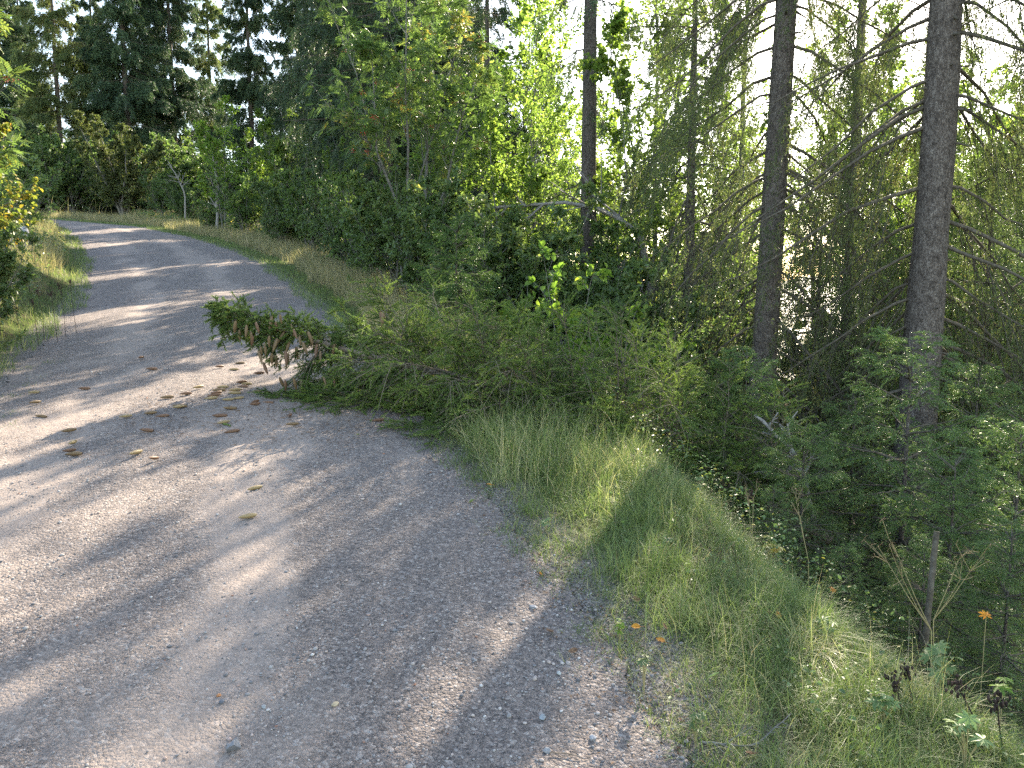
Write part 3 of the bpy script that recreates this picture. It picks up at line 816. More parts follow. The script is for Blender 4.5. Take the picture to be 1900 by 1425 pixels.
for (px, Y, pr, rz, s, lab) in [
    (412, 36, YOUNGB[0], 1.2, 1.45, "bright sunlit young birch left of the dark shrubs where the road curves"),
    (470, 34, YOUNGB[0], 3.2, 1.1, "smaller sunlit birch beside the brightest young birch"),
    (520, 30, YOUNGB[1], 0.2, 1.15, "green young birch at the verge before the sky gap"),
    (575, 26, ALDER[1], 2.2, .55, "dark alder clump beside the verge left of the long bare spruce trunk"),
    (655, 21, ALDER[0], 1.2, .48, "alder clump at the verge below the rowan's berry branches"),
    (860, 16, ALDER[2], 0.3, .9, "yellow-green alder right of the rowan"),
    (930, 13.5, YOUNGB[2], 0.3, .95, "light birch sapling above the small lit spruce"),
    (985, 18, BIRCH[0], 1.3, .76, "birch with a backlit crown left of the bare upper spruce trunk"),
    (1040, 24, BIRCH[1], 2.3, 1.0, "birch deep behind the bare upper spruce trunk"),
    (1135, 20, BIRCH[2], 0.8, .8, "birch with thin twin stems right of the bare upper spruce trunk"),
    (1185, 14.5, ALDER[0], 4.0, 1.08, "alder clump with grey stems where the arched dead stem comes down"),
    (1240, 23, BIRCH[0], 3.6, 1.05, "pale backlit birch left of the olive spruce curtain"),
    (1330, 19, BIRCH[1], 0.6, .75, "backlit birch seen through the twigs left of the slimmer bare trunk"),
    (1500, 22, BIRCH[2], 5.0, 1.05, "backlit birch between the two bare spruce trunks"),
    (1610, 18, ALDER[2], 1.0, 1.15, "yellow-green alder clump left of the thickest trunk"),
    (1420, 27, BIRCH[1], 2.0, 1.1, "birch hidden behind the slimmer bare trunk"),
    (1790, 17, ALDER[0], 2.7, 1.2, "alder clump right of the thickest trunk with bright gaps"),
    (1880, 20, BIRCH[0], 0.4, 1.05, "birch behind the dead boughs at the right-hand border"),
    (1720, 25, BIRCH[2], 3.1, 1.05, "birch behind the thickest trunk"),
    (1090, 30, ALDER[1], 0.9, 1.2, "dark alder low down behind the arched dead stem"),
    (830, 27, BIRCH[2], 1.9, .9, "birch deep behind the rowan")]:
    plant("birch_tree" if pr in BIRCH or pr in YOUNGB else "alder_tree", pr, at(px, Y), rz, s, lab, "birch" if pr in BIRCH or pr in YOUNGB else "alder", "broadleaved trees in the mixed wood")

HIGHB = broadleaf(240, 12.5, 1, .9, 42, 11, 9, 0.08, 0.058, "leaf_birch", r0=0.085, tmin=0.52, l1=0.24, l2=0.4, up=0.5)  # high crown, mostly above the view, added to shade the near road
plant("birch_tree", HIGHB, at(1335, 14.8), 0.9, 1.0, "tall slim birch stem left of the slimmer bare trunk, high crown added to shade the near road", "birch", "broadleaved trees in the mixed wood")
plant("birch_tree", HIGHB, at(1215, 16.5), 2.9, .92, "slim bare-stemmed birch right of the alder clump where the arched stem ends", "birch", "broadleaved trees in the mixed wood")
# shrubs along the verge
for k, (px, Y, pr, s, lab) in enumerate([
    (300, 44, 1, 1.3, "low dark shrub right of the brownish willow"),
    (345, 41, 1, 1.2, "dark shrub below the bare pale sapling"),
    (395, 37, 0, 1.0, "green shrub at the foot of the bright young birch"),
    (455, 33, 1, 1.2, "dark green shrub at the verge right of the bright young birch"),
    (520, 28, 0, 1.2, "willow shrub behind the dry grass on the curve"),
    (590, 24, 1, 1.4, "broad dark shrub below the alder clump"),
    (640, 20, 0, 1.0, "willow shrub at the top of the dry grass strip"),
    (690, 17.5, 1, 1.1, "dark shrub under the rowan stems"),
    (735, 14.2, 2, 1.15, "grey-green willow right behind the dry grass"),
    (800, 13.2, 0, 1.15, "willow shrub with yellowing shoots left of the small lit spruce"),
    (880, 12.2, 2, 1.2, "willow shrub behind the small lit spruce"),
    (950, 13.0, 0, 1.5, "tall willow with yellow leaves under the arched dead stem"),
    (1030, 12.5, 1, 1.3, "dark willow behind the broad-leaved saplings"),
    (1120, 12.0, 0, 1.3, "willow shrub below the end of the arched dead stem"),
    (1200, 11.0, 2, 1.1, "willow shrub left of the slimmer bare trunk"),
    (1330, 12.0, 1, 1.2, "dark shrub hidden behind the slimmer bare trunk"),
    (1560, 12.0, 0, 1.3, "willow shrub lit between the two bare trunks"),
    (1830, 11.5, 0, 1.3, "yellow-green shrub right of the thickest trunk"),
    (5, 14.0, 2, .9, "pale green shrub on the left bank above the rock"),
    (0, 20.0, 0, 1.1, "shrub on the left bank behind the rock"),
    (45, 27.0, 1, 1.2, "dark shrub on the left bank near the bend"),
    (-50, 8.0, 2, .7, "leafy shrub at the very edge of the left bank")]):
    plant("willow_shrub", SHRUB[pr], at(px, Y), k * 1.7, s, lab, "shrub", "shrubs along the road")

# broad-leaved saplings behind the fallen spruce
BIGL = [broadleaf(420 + k, 1.7, 3, 0.5, 9, 3, 5, 0.085, 0.062, "leaf_sunny", r0=0.012, tmin=0.1, l1=0.25, l2=0.4, droop=0.1) for k in range(2)]
for (px, Y, k, s, lab) in [(1045, 9.4, 0, 1.12, "tallest broad-leaved sapling with bright yellow-green leaves behind the fallen spruce"),
                           (985, 9.8, 1, .85, "broad-leaved sapling between the small lit spruce and the tallest sapling"),
                           (1130, 9.6, 1, .95, "broad-leaved sapling right of the tallest one"),
                           (1215, 9.3, 0, .85, "broad-leaved sapling farthest right behind the fallen spruce"),
                           (1080, 8.8, 1, .75, "low dark-leaved sapling just above the fallen spruce boughs")]:
    plant("alder_sapling", BIGL[k], at(px, Y), px * .3, s, lab, "sapling", "broad-leaved saplings behind the fallen spruce")

# young spruces
YL = spruce(330, 1.5, 0.08, 46, 0.66, 15, 5, 18, 0.020, 0.0060, whorl=0.19, droop=0.05, hang=0.15, r0=0.02, lsh=0.10, lsec=0.45, up=0.2, fol_mat="needle_young", base=-0.2, top_lift=0.7)
plant("young_spruce", YL, at(848, 9.6), 0.5, 0.95, "small sunlit light-green spruce standing behind the fallen one", "young spruce")
for k, (px, Y, pr, top, lab) in enumerate([
    (1662, 6.0, 0, 632, "young spruce with open blue-green whorls in front of the thickest trunk"),
    (1375, 6.6, 1, 655, "young spruce in front of the slimmer bare trunk"),
    (1290, 7.2, 2, 700, "young spruce left of the slimmer trunk, touching the fallen one"),
    (1480, 5.4, 2, 790, "dense young spruce between the two bare trunks"),
    (1570, 6.6, 1, 735, "young spruce leaning in behind the open-whorled one"),
    (1745, 5.0, 1, 850, "dark young spruce right of the open-whorled one"),
    (1860, 5.6, 0, 800, "young spruce at the right-hand border below the dead boughs"),
    (1700, 3.9, 2, 1010, "low dark spruce beside the bare snapped stake"),
    (1560, 4.3, 0, 1015, "low spruce in the shade behind the orange leaf"),
    (1850, 3.9, 1, 985, "low dark spruce at the right-hand border above the bright green leaf"),
    (1220, 7.8, 0, 745, "young spruce behind the butt of the fallen tree"),
    (1120, 8.2, 2, 668, "young spruce showing its tip above the fallen boughs"),
    (1000, 8.0, 1, 600, "bushy young spruce just behind the fallen trunk"),
    (1430, 4.9, 0, 905, "small spruce at the foot of the grass bank"),
    (1790, 7.6, 2, 690, "taller young spruce right of the thickest trunk")]):
    p = at(px, Y); hh = pos3(px, top, Y)[2] - p.z
    plant("young_spruce", YS[pr], p, k * 1.3, hh / 2.6, lab, "young spruce", "young spruces on the bank", sz=hh / 2.6)

# ------------------------------------------------------------------ the rest of the wood on the slope
rg = np.random.default_rng(2024)
FILL = [("birch_tree", BIRCH, "birch", "one of the many backlit birches filling the slope behind the first trees"),
        ("alder_tree", ALDER, "alder", "one of the leafy alder clumps filling the slope behind the first trees"),
        ("spruce_tree", MID, "spruce tree", "one of the spruces standing deep in the mixed wood on the slope"),
        ("willow_shrub", SHRUB, "shrub", "one of the shrubs in the undergrowth on the slope")]
def fill(n, lo, hi, y0, y1, mix, smin, smax):
    for k in range(n):
        px = rg.uniform(lo, hi); Y = y0 + (y1 - y0) * rg.random() ** 0.8
        nm, pr, cat, lab = FILL[rg.choice(4, p=mix)]
        p = at(px, Y)
        if p.x < xr(Y) + verge(Y) + 1.2: continue
        sx = 0.72 if (1080 < px < 1440 and Y < 25 and nm != 'willow_shrub') else 1.0
        plant(nm, pr[rg.integers(len(pr))], p, rg.random() * 6.28, sx * rg.uniform(smin, smax), lab, cat, lab.replace("one of the ", ""))
fill(15, 860, 1260, 18, 42, [.55, .35, 0, .1], .55, .95)
fill(28, 1200, 2000, 14, 40, [.5, .4, 0, .1], .55, .95)
fill(16, 1580, 2000, 15, 25, [.65, .35, 0, 0], .8, 1.02)
fill(26, 650, 2000, 13.5, 24, [0, 0, 0, 1], .9, 1.6)
fill(10, 480, 800, 26, 48, [.2, .2, .3, .3], .6, .9)
fill(22, 480, 900, 20, 45, [0, .2, 0, .8], .9, 1.6)
for k in range(70):                                   # thicket closing the view beyond the bend
    px = rg.uniform(-60, 640); Y = 49.5 + 20 * rg.random() ** 1.7
    lab = "one of the dark shrubs filling the ground under the spruces beyond the bend"
    plant("willow_shrub", SHRUB[1], at(px, Y), rg.random() * 6.28, rg.uniform(1.3, 2.6), lab, "shrub", "dark shrubs under the far spruces")
for (px, Y, s, lab) in [(128, 50.5, 1.9, "dark shrub closing the gap where the road disappears"), (95, 51.5, 2.0, "dark shrub at the vanishing end of the road"), (165, 52, 2.2, "dark shrub left of the brownish willow"), (60, 52, 2.0, "shrub half hidden by the left bank at the end of the road")]:
    plant("willow_shrub", SHRUB[1], at(px, Y), px, s, lab, "shrub", "shrubs along the road")

# ------------------------------------------------------------------ the fallen spruce
def fallen():
    rg = np.random.default_rng(55)
    way = [pos3(402, 588, 6.62), pos3(470, 598, 6.62), pos3(600, 637, 6.6), pos3(712, 668, 6.55), pos3(860, 700, 6.4), pos3(1000, 752, 6.4), pos3(1200, 835, 6.4), pos3(1400, 925, 6.3), pos3(1540, 1000, 6.2)]
    way = np.array(way)
    base = way[-1].copy(); base[2] = float(H(base[0], base[1]))
    root = bpy.data.objects.new("fallen_spruce", None); sc.collection.objects.link(root)
    root.location = Vector(base)
    tag(root, "fallen spruce lying across the road edge with hanging cones at its tip", "fallen tree")
    cum = np.concatenate([[0], np.cumsum(np.linalg.norm(np.diff(way, axis=0), axis=1))])
    tot = cum[-1]
    q = np.linspace(0, tot, 40)
    P = np.stack([np.interp(q, cum, way[:, j]) for j in range(3)], -1)
    for _ in range(3):
        P[1:-1] = 0.25 * P[:-2] + 0.5 * P[1:-1] + 0.25 * P[2:]
    rad = np.interp(q, [0, 0.3, 1.4, 2.0, tot], [0.005, 0.011, 0.024, 0.030, 0.055])
    tb = Buf(); V, F = tubes(P[None], rad[None], 10); tb.add(V - base, F)
    link("trunk", tb.mesh("trunk", M["bark_fallen"], True), root)
    # branches in whorls
    st, dirs, Ls = [], [], []
    d_ = 0.05
    while d_ < tot - 0.3:
        n = (rg.integers(5, 8) + (3 if d_ > 1.4 else 0)) if d_ > .9 else 4
        a0 = rg.random() * 6.28
        for k in range(n):
            dd = d_ + rg.uniform(-0.05, 0.05)
            p = np.array([np.interp(dd, q, P[:, j]) for j in range(3)])
            p2 = np.array([np.interp(dd + 0.1, q, P[:, j]) for j in range(3)])
            ax = unit((p - p2)[None])[0]                      # towards the tip
            u1 = unit(np.cross(ax, [0, 0, 1.0])[None])[0]; u2 = np.cross(u1, ax)
            a = a0 + k * 6.283 / n + rg.normal(0, 0.25)
            rad_d = math.cos(a) * u1 + math.sin(a) * u2
            if 0.85 < dd < 1.75 and rad_d[1] < -0.25 and rad_d[2] > -0.55: continue      # stem shows here
            fw = np.interp(dd, [0, 0.6, 2.5], [1.2, 0.9, 0.45])
            st.append(p); dirs.append(unit((ax * fw + rad_d * 0.9)[None])[0])
            up_cut = 0.95 if rad_d[2] > 0.2 else 1.0
            Ls.append((0.09 + np.interp(dd, [0, 0.5, 1.0, 1.4, 2.2, 3.2, tot], [0.05, 0.17, 0.30, 0.52, 0.95, 1.05, 0.95])) * rg.uniform(0.5, 1.3) * up_cut)
        d_ += 0.12 if d_ < 0.5 else rg.uniform(0.13, 0.20)
    for k in range(15):                                   # upturned sprigs at the tip
        dd = rg.uniform(0.0, 1.15); p = np.array([np.interp(dd, q, P[:, j]) for j in range(3)])
        st.append(p); dirs.append(unit(np.array([[-0.75 + rg.normal(0, .3), rg.normal(0, .5), 0.75 + rg.normal(0, .2)]]))[0]); Ls.append(rg.uniform(.14, .30))
    # two long lower boughs propping the tip
    for (a, bq, l) in [((600, 640), (512, 748), .95), ((655, 655), (590, 745), .8), ((640, 650), (560, 742), .8), ((720, 670), (690, 780), .75)]:
        p = pos3(a[0], a[1], 6.58); e = pos3(bq[0], bq[1], 6.35)
        st.append(p); dirs.append(unit((e - p)[None])[0]); Ls.append(np.linalg.norm(e - p) * 1.05)
    st = np.array(st); dirs = np.array(dirs); Ls = np.array(Ls)
    s = np.linspace(0, 1, 7)
    B = st[:, None] + Ls[:, None, None] * (s[None, :, None] * dirs[:, None] + (s ** 2)[None, :, None] * np.array([0, 0, -0.16]))
    B[:, 1:] += np.cumsum(rg.normal(0, 0.014, (len(B), 6, 3)), 1)

    def lay(C, m=0.02):
        C[..., 2] = np.maximum(C[..., 2], H(C[..., 0], C[..., 1]) + m)
        return C
    lay(B, 0.03)
    wb = Buf()
    V, F = tubes(B, (0.0025 + 0.0042 * Ls)[:, None] * (1 - 0.75 * s)[None], 5); wb.add(V - base, F)
    # side twigs
    m = 26
    i = np.repeat(np.arange(len(B)), m); t = rg.uniform(0.12, 1, len(i))
    keep = rg.random(len(i)) < np.interp(Ls[i], [0.1, 0.2, 0.5, 0.9], [0.25, 0.4, 0.55, 1.0]); i, t = i[keep], t[keep]
    pos, T = interp_curve(B, i, t)
    d = unit(T * 0.75 + rperp(T, rg) * 0.65 + np.array([0, 0, 1.0]) * np.interp(Ls[i], [.4, .9], [-.30, -.08])[:, None])
    l2 = (0.34 * Ls[i] * (1.15 - 0.75 * t) + 0.05) * rg.uniform(0.6, 1.2, len(i))
    s4 = np.linspace(0, 1, 4)
    Q = pos[:, None] + l2[:, None, None] * (s4[None, :, None] * d[:, None] + (s4 ** 2)[None, :, None] * np.array([0, 0, -0.28]))
    lay(Q)
    V, F = tubes(Q, (0.0022 + 0.004 * l2)[:, None] * (1 - 0.5 * s4)[None], 4); wb.add(V - base, F)
    # tertiary shoots
    j = np.repeat(np.arange(len(Q)), 4); tj = rg.uniform(0.15, 1, len(j))
    p3, T3 = interp_curve(Q, j, tj)
    fl_ = unit(np.cross(T3, np.array([0.05, 0.3, 1.0]))) * np.where(rg.random(len(j)) < .5, -1, 1)[:, None]
    d3 = unit(T3 * 0.9 + unit(fl_ + rg.normal(0, .3, fl_.shape)) * 0.7)
    l3 = np.minimum(0.11, l2[j] * 0.7) * rg.uniform(0.5, 1.2, len(j))
    E = p3 + d3 * l3[:, None]
    E[:, 2] = np.maximum(E[:, 2], H(E[:, 0], E[:, 1]) + 0.015); p3[:, 2] = np.maximum(p3[:, 2], H(p3[:, 0], p3[:, 1]) + 0.012)
    link("branches", wb.mesh("branches", M["bark_fallen"], True), root)
    fb = Buf()
    def dress(A, Bq, per_m, v):
        L = np.linalg.norm(Bq - A, axis=1); D = unit(Bq - A)
        V, F, vv = needles(A, D, L, per_m, 0.017, 0.0046, rg, ang=0.8, var=v); fb.add(V - base, F, vv)
    bv = rg.random(len(B))
    dress(p3, E, 44, np.clip(0.15 + 0.3 * bv[i][j] + 0.6 * rg.random(len(j)), 0, 1))
    for a in range(3):
        dress(Q[:, a], Q[:, a + 1], 26, np.clip((0, .1, .35)[a] + 0.3 * bv[i] + 0.4 * rg.random(len(Q)), 0, 1))
    for a in range(1, 6):
        dress(B[:, a], B[:, a + 1], 24, bv * 0.6)
    for a in range(0, 8):
        dress(P[a:a + 1], P[a + 1:a + 2], 60, np.array([0.5]))
    link("crown", fb.mesh("crown", M["needle_fallen"]), root)
    return root, base, Q


def cone_mesh(seed, l=0.115, r=0.0155):
    rg = np.random.default_rng(seed)
    nr, ns = 22, 14
    s = np.linspace(0, 1, nr)
    prof = r * np.sin(np.pi * np.clip(s * 0.93 + 0.07, 0, 1)) ** 0.6 * (1 - 0.32 * s)
    bend = rg.uniform(0.0, 0.10)
    V = []; A = []
    for a in range(nr):
        for k in range(ns):
            th = (k + 0.5 * (a % 2)) / ns * 6.283
            sc_ = 1.0 + (0.13 if (k + a) % 2 == 0 else -0.06)
            V.append((prof[a] * sc_ * math.cos(th) + bend * l * s[a] ** 2, prof[a] * sc_ * math.sin(th), -l * s[a]))
            A.append(np.clip(0.45 + (0.3 if (k + a) % 2 == 0 else -0.22) + rg.normal(0, 0.08), 0, 1))
    idx = np.arange(nr * ns).reshape(nr, ns)
    F = np.stack([idx[:-1], np.roll(idx[:-1], -1, 1), np.roll(idx[1:], -1, 1), idx[1:]], -1).reshape(-1, 4)
    bf = Buf(); bf.add(V, F, np.array(A))
    bf.add([(0, 0, 0.012), (0.002, 0, -0.004), (-0.001, 0.002, -0.004), (-0.001, -0.002, -0.004)], [[0, 1, 2], [0, 2, 3], [0, 3, 1]], 0.1)
    return bf


M["needle_fallen"] = leaf_mat("needle_fallen", [(0, (.040, .070, .024)), (.5, (.088, .138, .038)), (1, (.20, .26, .062))], 0.33, 0.55, 0.2)
M["cone_brown"] = plain_mat("cone_brown", [(0, (.045, .024, .015)), (.4, (.13, .068, .038)), (1, (.24, .14, .075))], 0.55, 0.35)
M["cone_yellow"] = plain_mat("cone_yellow", [(0, (.10, .065, .03)), (.4, (.24, .17, .08)), (1, (.40, .31, .16))], 0.55, 0.35)
CONES = [cone_mesh(k).mesh("cone", M[["cone", "cone", "cone_brown", "cone_yellow"][k]]) for k in range(4)]
froot, fbase, FQ = fallen()
rg = np.random.default_rng(91)
hang_px = [(438, 612), (445, 628), (458, 620), (470, 640), (466, 632), (492, 655), (500, 640), (510, 612), (515, 645), (528, 632), (538, 650), (545, 628), (540, 618), (485, 660),
           (505, 672), (489, 690), (512, 676), (480, 668), (556, 640), (530, 668), (535, 672), (550, 660), (562, 652), (588, 655), (595, 668), (622, 655), (648, 672), (706, 596), (712, 598),
           (520, 600), (505, 604), (475, 615), (572, 632), (580, 640), (520, 736), (530, 732), (560, 728), (545, 718), (600, 715), (620, 722), (672, 700)]
for k, (px, py) in enumerate(hang_px):
    p = pos3(px, py, 6.42 + rg.uniform(-0.12, 0.12)) + np.array([0, 0, 0.075])
    g = float(H(p[0], p[1]))
    if p[2] - 0.13 < g: p[2] = g + 0.14
    o = link("cone", CONES[[0, 0, 1, 2][k % 4]], froot)
    o.location = Vector(p - fbase)
    o.rotation_euler = (rg.normal(0, 0.2), rg.normal(0, 0.22), rg.random() * 6.28)
    sc1 = rg.uniform(0.72, 1.08); o.scale = (sc1, sc1, sc1)

# ------------------------------------------------------------------ cones on the gravel
G_C = "spruce cones scattered on the gravel"
G_CL = "spruce cones clustered below the fallen tip"
CL = "spruce cone in the loose cluster on sunlit gravel below the fallen tree's tip"
cones = [
    (272, 669, 2, 90, "round-looking brown cone end-on, farthest up the road"),
    (302, 696, 2, 5, "dark brown cone, second farthest up the road, lying crosswise"),
    (179, 728, 2, 8, "reddish brown cone lying alone in the middle of the sunlit patch"),
    (85, 735, 3, 15, "bright yellow cone nearest the left grass edge"),
    (86, 752, 0, 80, "small brown cone end-on just below the bright yellow cone"),
    (98, 782, 0, 5, "olive brown cone lying crosswise in sun by the left side of the road"),
    (155, 805, 0, 70, "pale cone end-on at the upper rim of the fallen tree's shadow tip"),
    (151, 827, 3, 85, "cone standing end-on inside the thin tip of the fallen tree's shadow"),
    (153, 843, 2, 60, "pair-like reddish cone directly above the olive cone below the shadow tip"),
    (168, 856, 0, -5, "olive cone lying crosswise just below the thin shadow tip"),
    (275, 851, 3, 70, "pale yellow cone between two fingers of the fallen tree's shadow"),
    (304, 864, 2, 75, "small brown cone in shade right of the pale yellow one"),
    (257, 782, 3, 40, "pale cone on the upper edge of the long shadow, half lit"),
    (328, 784, 2, 10, "reddish cone lying inside the long feathery shadow"),
    (304, 778, 0, 12, "olive cone on the rim of the feathery shadow"),
    (298, 815, 2, 0, "thin brown cone in a bright slit of the feathery shadow"),
    (361, 766, 0, 12, CL), (351, 766, 3, 60, CL), (335, 750, 0, 0, CL), (368, 743, 2, 15, CL), (387, 729, 3, 60, CL), (423, 689, 2, 45, "small brown cone above the cluster, left of the hanging cones"), (452, 695, 3, 10, "pale cone lying crosswise just left of the lowest hanging cones"),
    (464, 682, 0, 20, CL), (500, 697, 2, 50, "brown cone under the hanging cones, close to the lower bough"), (468, 717, 2, 60, CL), (478, 721, 3, 30, CL), (435, 730, 3, 5, CL), (431, 735, 0, 8, CL), (469, 728, 2, -12, CL), (460, 733, 3, 40, CL), (459, 739, 3, 10, CL),
    (422, 738, 2, 60, CL), (420, 743, 2, 20, CL), (417, 750, 3, 5, CL), (445, 752, 3, 15, CL), (464, 748, 3, 0, CL), (496, 734, 0, 5, CL), (487, 752, 2, 70, CL), (493, 758, 2, 40, CL), (518, 755, 2, 10, "dark red-brown cone touching the lowest fallen bough"),
    (453, 769, 0, 15, "dull cone in the shade just below the cluster"),
    (435, 785, 2, 0, "orange-brown cone lying crosswise in the shade beside a green twig"), (438, 793, 3, 50, "pale cone in the shade right under the orange-brown one"), (459, 808, 2, 30, "dark brown stubby cone in the shade, lowest of those by the green twig"),
    (543, 774, 2, 85, "brown cone standing end-on in shade below the lowest fallen bough"), (566, 794, 0, 20, "olive cone lying crosswise in shade right of the end-on brown one"),
    (500, 912, 3, 55, "single tan cone far below the others at the end of a light streak"), (492, 966, 3, 50, "greenish tan cone nearest the camera on the shaded gravel"), (724, 784, 2, 20, "brown cone in shade under the right part of the fallen boughs")]
for k, (px, py, mk, ang, lab) in enumerate(cones):
    x, y = pix_road(px, py)
    o = link("spruce_cone", CONES[mk])
    z = float(H(x, y))
    o.rotation_euler = (R(90 + rg.normal(0, 4)), R(rg.uniform(0, 360)), R(ang + 90 + rg.normal(0, 6)))
    q = rg.uniform(0.8, 1.02); o.scale = (q, q, q)
    m4 = Vector((math.sin(o.rotation_euler[2]), -math.cos(o.rotation_euler[2]), 0)) * -0.055 * q
    o.location = (x + m4.x * 1, y + m4.y * 1, z + 0.012)
    tag(o, lab, "cone", G_CL if lab == CL else G_C)

# ------------------------------------------------------------------ stones
def stone(name, px, py, size, col, seed, flat=(1, .8, .6), label=None):
    rg = np.random.default_rng(seed)
    import bmesh
    bm = bmesh.new(); bmesh.ops.create_icosphere(bm, subdivisions=4, radius=1)
    pl = unit(rg.normal(size=(7, 3)) + (np.array([0, 0, .3]) if size > .03 else 0)); cut_ = .42 if size > .03 else .72
    for v in bm.verts:
        c = np.array(v.co)
        for n in pl:
            dd = c @ n - cut_
            if dd > 0: c = c - n * dd
        c *= 1 + rg.normal(0, 0.006)
        v.co = Vector(c * np.array(flat) * size)
    me = bpy.data.meshes.new(name); bm.to_mesh(me); bm.free()
    m, n_, l_ = new_mat("stone_" + str(seed))
    bb = n_["Principled BSDF"]; bb.inputs["Roughness"].default_value = 0.85
    tc = n_.new("ShaderNodeTexCoord"); t = noise_node(n_, l_, tc.outputs["Object"], 60, 6, 0.7)
    r = ramp(n_, [(.3, tuple(c * .7 for c in col)), (.7, tuple(min(1, c * 1.2) for c in col))]); l_.new(t.outputs[0], r.inputs[0]); l_.new(r.outputs[0], bb.inputs["Base Color"])
    bp = n_.new("ShaderNodeBump"); bp.inputs["Strength"].default_value = 0.4; bp.inputs["Distance"].default_value = 0.002; l_.new(t.outputs[0], bp.inputs["Height"]); l_.new(bp.outputs[0], bb.inputs["Normal"])
    me.materials.append(m)
    o = link(name, me); x, y = pix_road(px, py)
    o.location = (x, y, float(H(x, y)) + size * flat[2] * 0.45); o.rotation_euler = (0, 0, rg.random() * 6.28)
    return tag(o, label, "stone", "loose stones on the gravel")

stone("stone", 437, 1408, .036, (.17, .175, .19), 5, (1, .8, .75), "largest loose stone, angular pale grey, nearest the camera")
stone("stone", 412, 1325, .011, (.10, .11, .13), 6, (1, .8, .7), "small dark blue-grey stone up the road from the largest stone")
stone("stone", 407, 1315, .008, (.38, .17, .07), 7, (1, .8, .7), "small rusty orange stone touching a dark blue-grey one")
stone("stone", 490, 1330, .010, (.27, .28, .28), 8, (1, .7, .7), "small whitish stone right of the dark blue-grey one")
stone("stone", 622, 1317, .011, (.36, .29, .19), 9, (1.2, .8, .7), "tan stone with a dark end lying alone on packed sand")
stone("stone", 1037, 1259, .010, (.36, .37, .36), 10, (.8, .8, .8), "white round pebble on the shaded right side of the road")
stone("stone", 1007, 1341, .014, (.22, .24, .25), 11, (1.2, .8, .6), "flat blue-grey stone near the bottom right of the road")
stone("stone", 945, 1340, .011, (.25, .23, .215), 12, (1.1, .8, .7), "warm grey stone left of the flat blue-grey one")
stone("stone", 1014, 1405, .013, (.25, .25, .255), 13, (1, .8, .8), "grey stone at the end of a thin crooked twig")
stone("stone", 990, 1131, .014, (.23, .235, .25), 14, (1.3, .8, .6), "grey stone by the grass edge with a dark one behind")
stone("stone", 1100, 1377, .012, (.26, .265, .28), 15, (1, .9, .8), "light grey stone right of the crooked twig near the gravel rim")

def boulder():
    o = stone("boulder", 60, 700, .5, (.27, .27, .28), 21, (1, .8, .8), None)
    o["label"] = "grey rock sticking out of the left bank"; o["category"] = "rock"; del o["group"]
    o.location = at(8, 15.5, 0.25); o.scale = (1.1, 1.1, 1.1)
boulder()

# loose pebbles
rg = np.random.default_rng(33)
N = 60000
y = 1.3 + 8.5 * rg.random(N) ** 1.7; t = rg.random(N) * 1.09
x = xl(y) + (xr(y) - xl(y)) * t
dn = vnoise(x * 1.1, y * 1.1) + 0.6 * vnoise(x * 4, y * 4) + 0.30 * np.exp(-((1 - t) / 0.08) ** 2)
ok = (rg.random(N) < np.clip(0.35 + 1.1 * dn, 0.03, 1)) & (np.abs(x) < y * 0.72 + 0.3)
x, y = x[ok], y[ok]
r = np.clip(rg.lognormal(math.log(0.0032), 0.42, len(x)), 0.0018, 0.011)
fl = np.stack([rg.uniform(.9, 1.3, len(x)), rg.uniform(.7, 1, len(x)), rg.uniform(.5, .8, len(x))], -1)
b = Buf(); add_balls(b, np.stack([x, y, H(x, y) + r * 0.3], -1), r, rg, fl, 0.16)
tag(link("gravel", b.mesh("gravel", M["pebble"])), kind="stuff")

# ------------------------------------------------------------------ fallen leaves
def leaf_mesh(l, w, mat, seed):
    rg = np.random.default_rng(seed)
    n = 9; s = np.linspace(0, 1, n)
    hw = 0.5 * w * np.sin(np.pi * s ** 0.8) ** 0.8 * (1 + 0.10 * (np.arange(n) % 2)); hw[0] = hw[-1] = 0.0006
    cz = rg.uniform(0.08, 0.25)
    V = []
    for k in range(n):
        z = cz * l * (s[k] - 0.5) ** 2 * 2
        V += [(l * s[k], -hw[k], z + 0.45 * hw[k]), (l * s[k], 0, z), (l * s[k], hw[k], z + 0.45 * hw[k] * rg.uniform(0.4, 1.4))]
    i = np.arange(n * 3).reshape(n, 3)
    F = np.concatenate([np.stack([i[:-1, a], i[1:, a], i[1:, a + 1], i[:-1, a + 1]], -1) for a in (0, 1)])
    bf = Buf(); bf.add(V, F, np.repeat(rg.random(n) * .4 + 0.3, 3))
    V, F = tubes(np.array([[(-0.02, 0, 0.004), (0, 0, cz * l * .5), (l * .6, 0, 0.0008), (l, 0, cz * l * .5)]]), np.array([[.0007, .0007, .0005, .0003]]), 4); bf.add(V, F, 0.1)
    return bf.mesh("leaf", M[mat])
LV = [leaf_mesh(.036, .025, "leaf_yellow", 1), leaf_mesh(.036, .026, "leaf_orange", 2), leaf_mesh(.045, .026, "leaf_pale", 3), leaf_mesh(.038, .025, "soil_leaf", 4)]
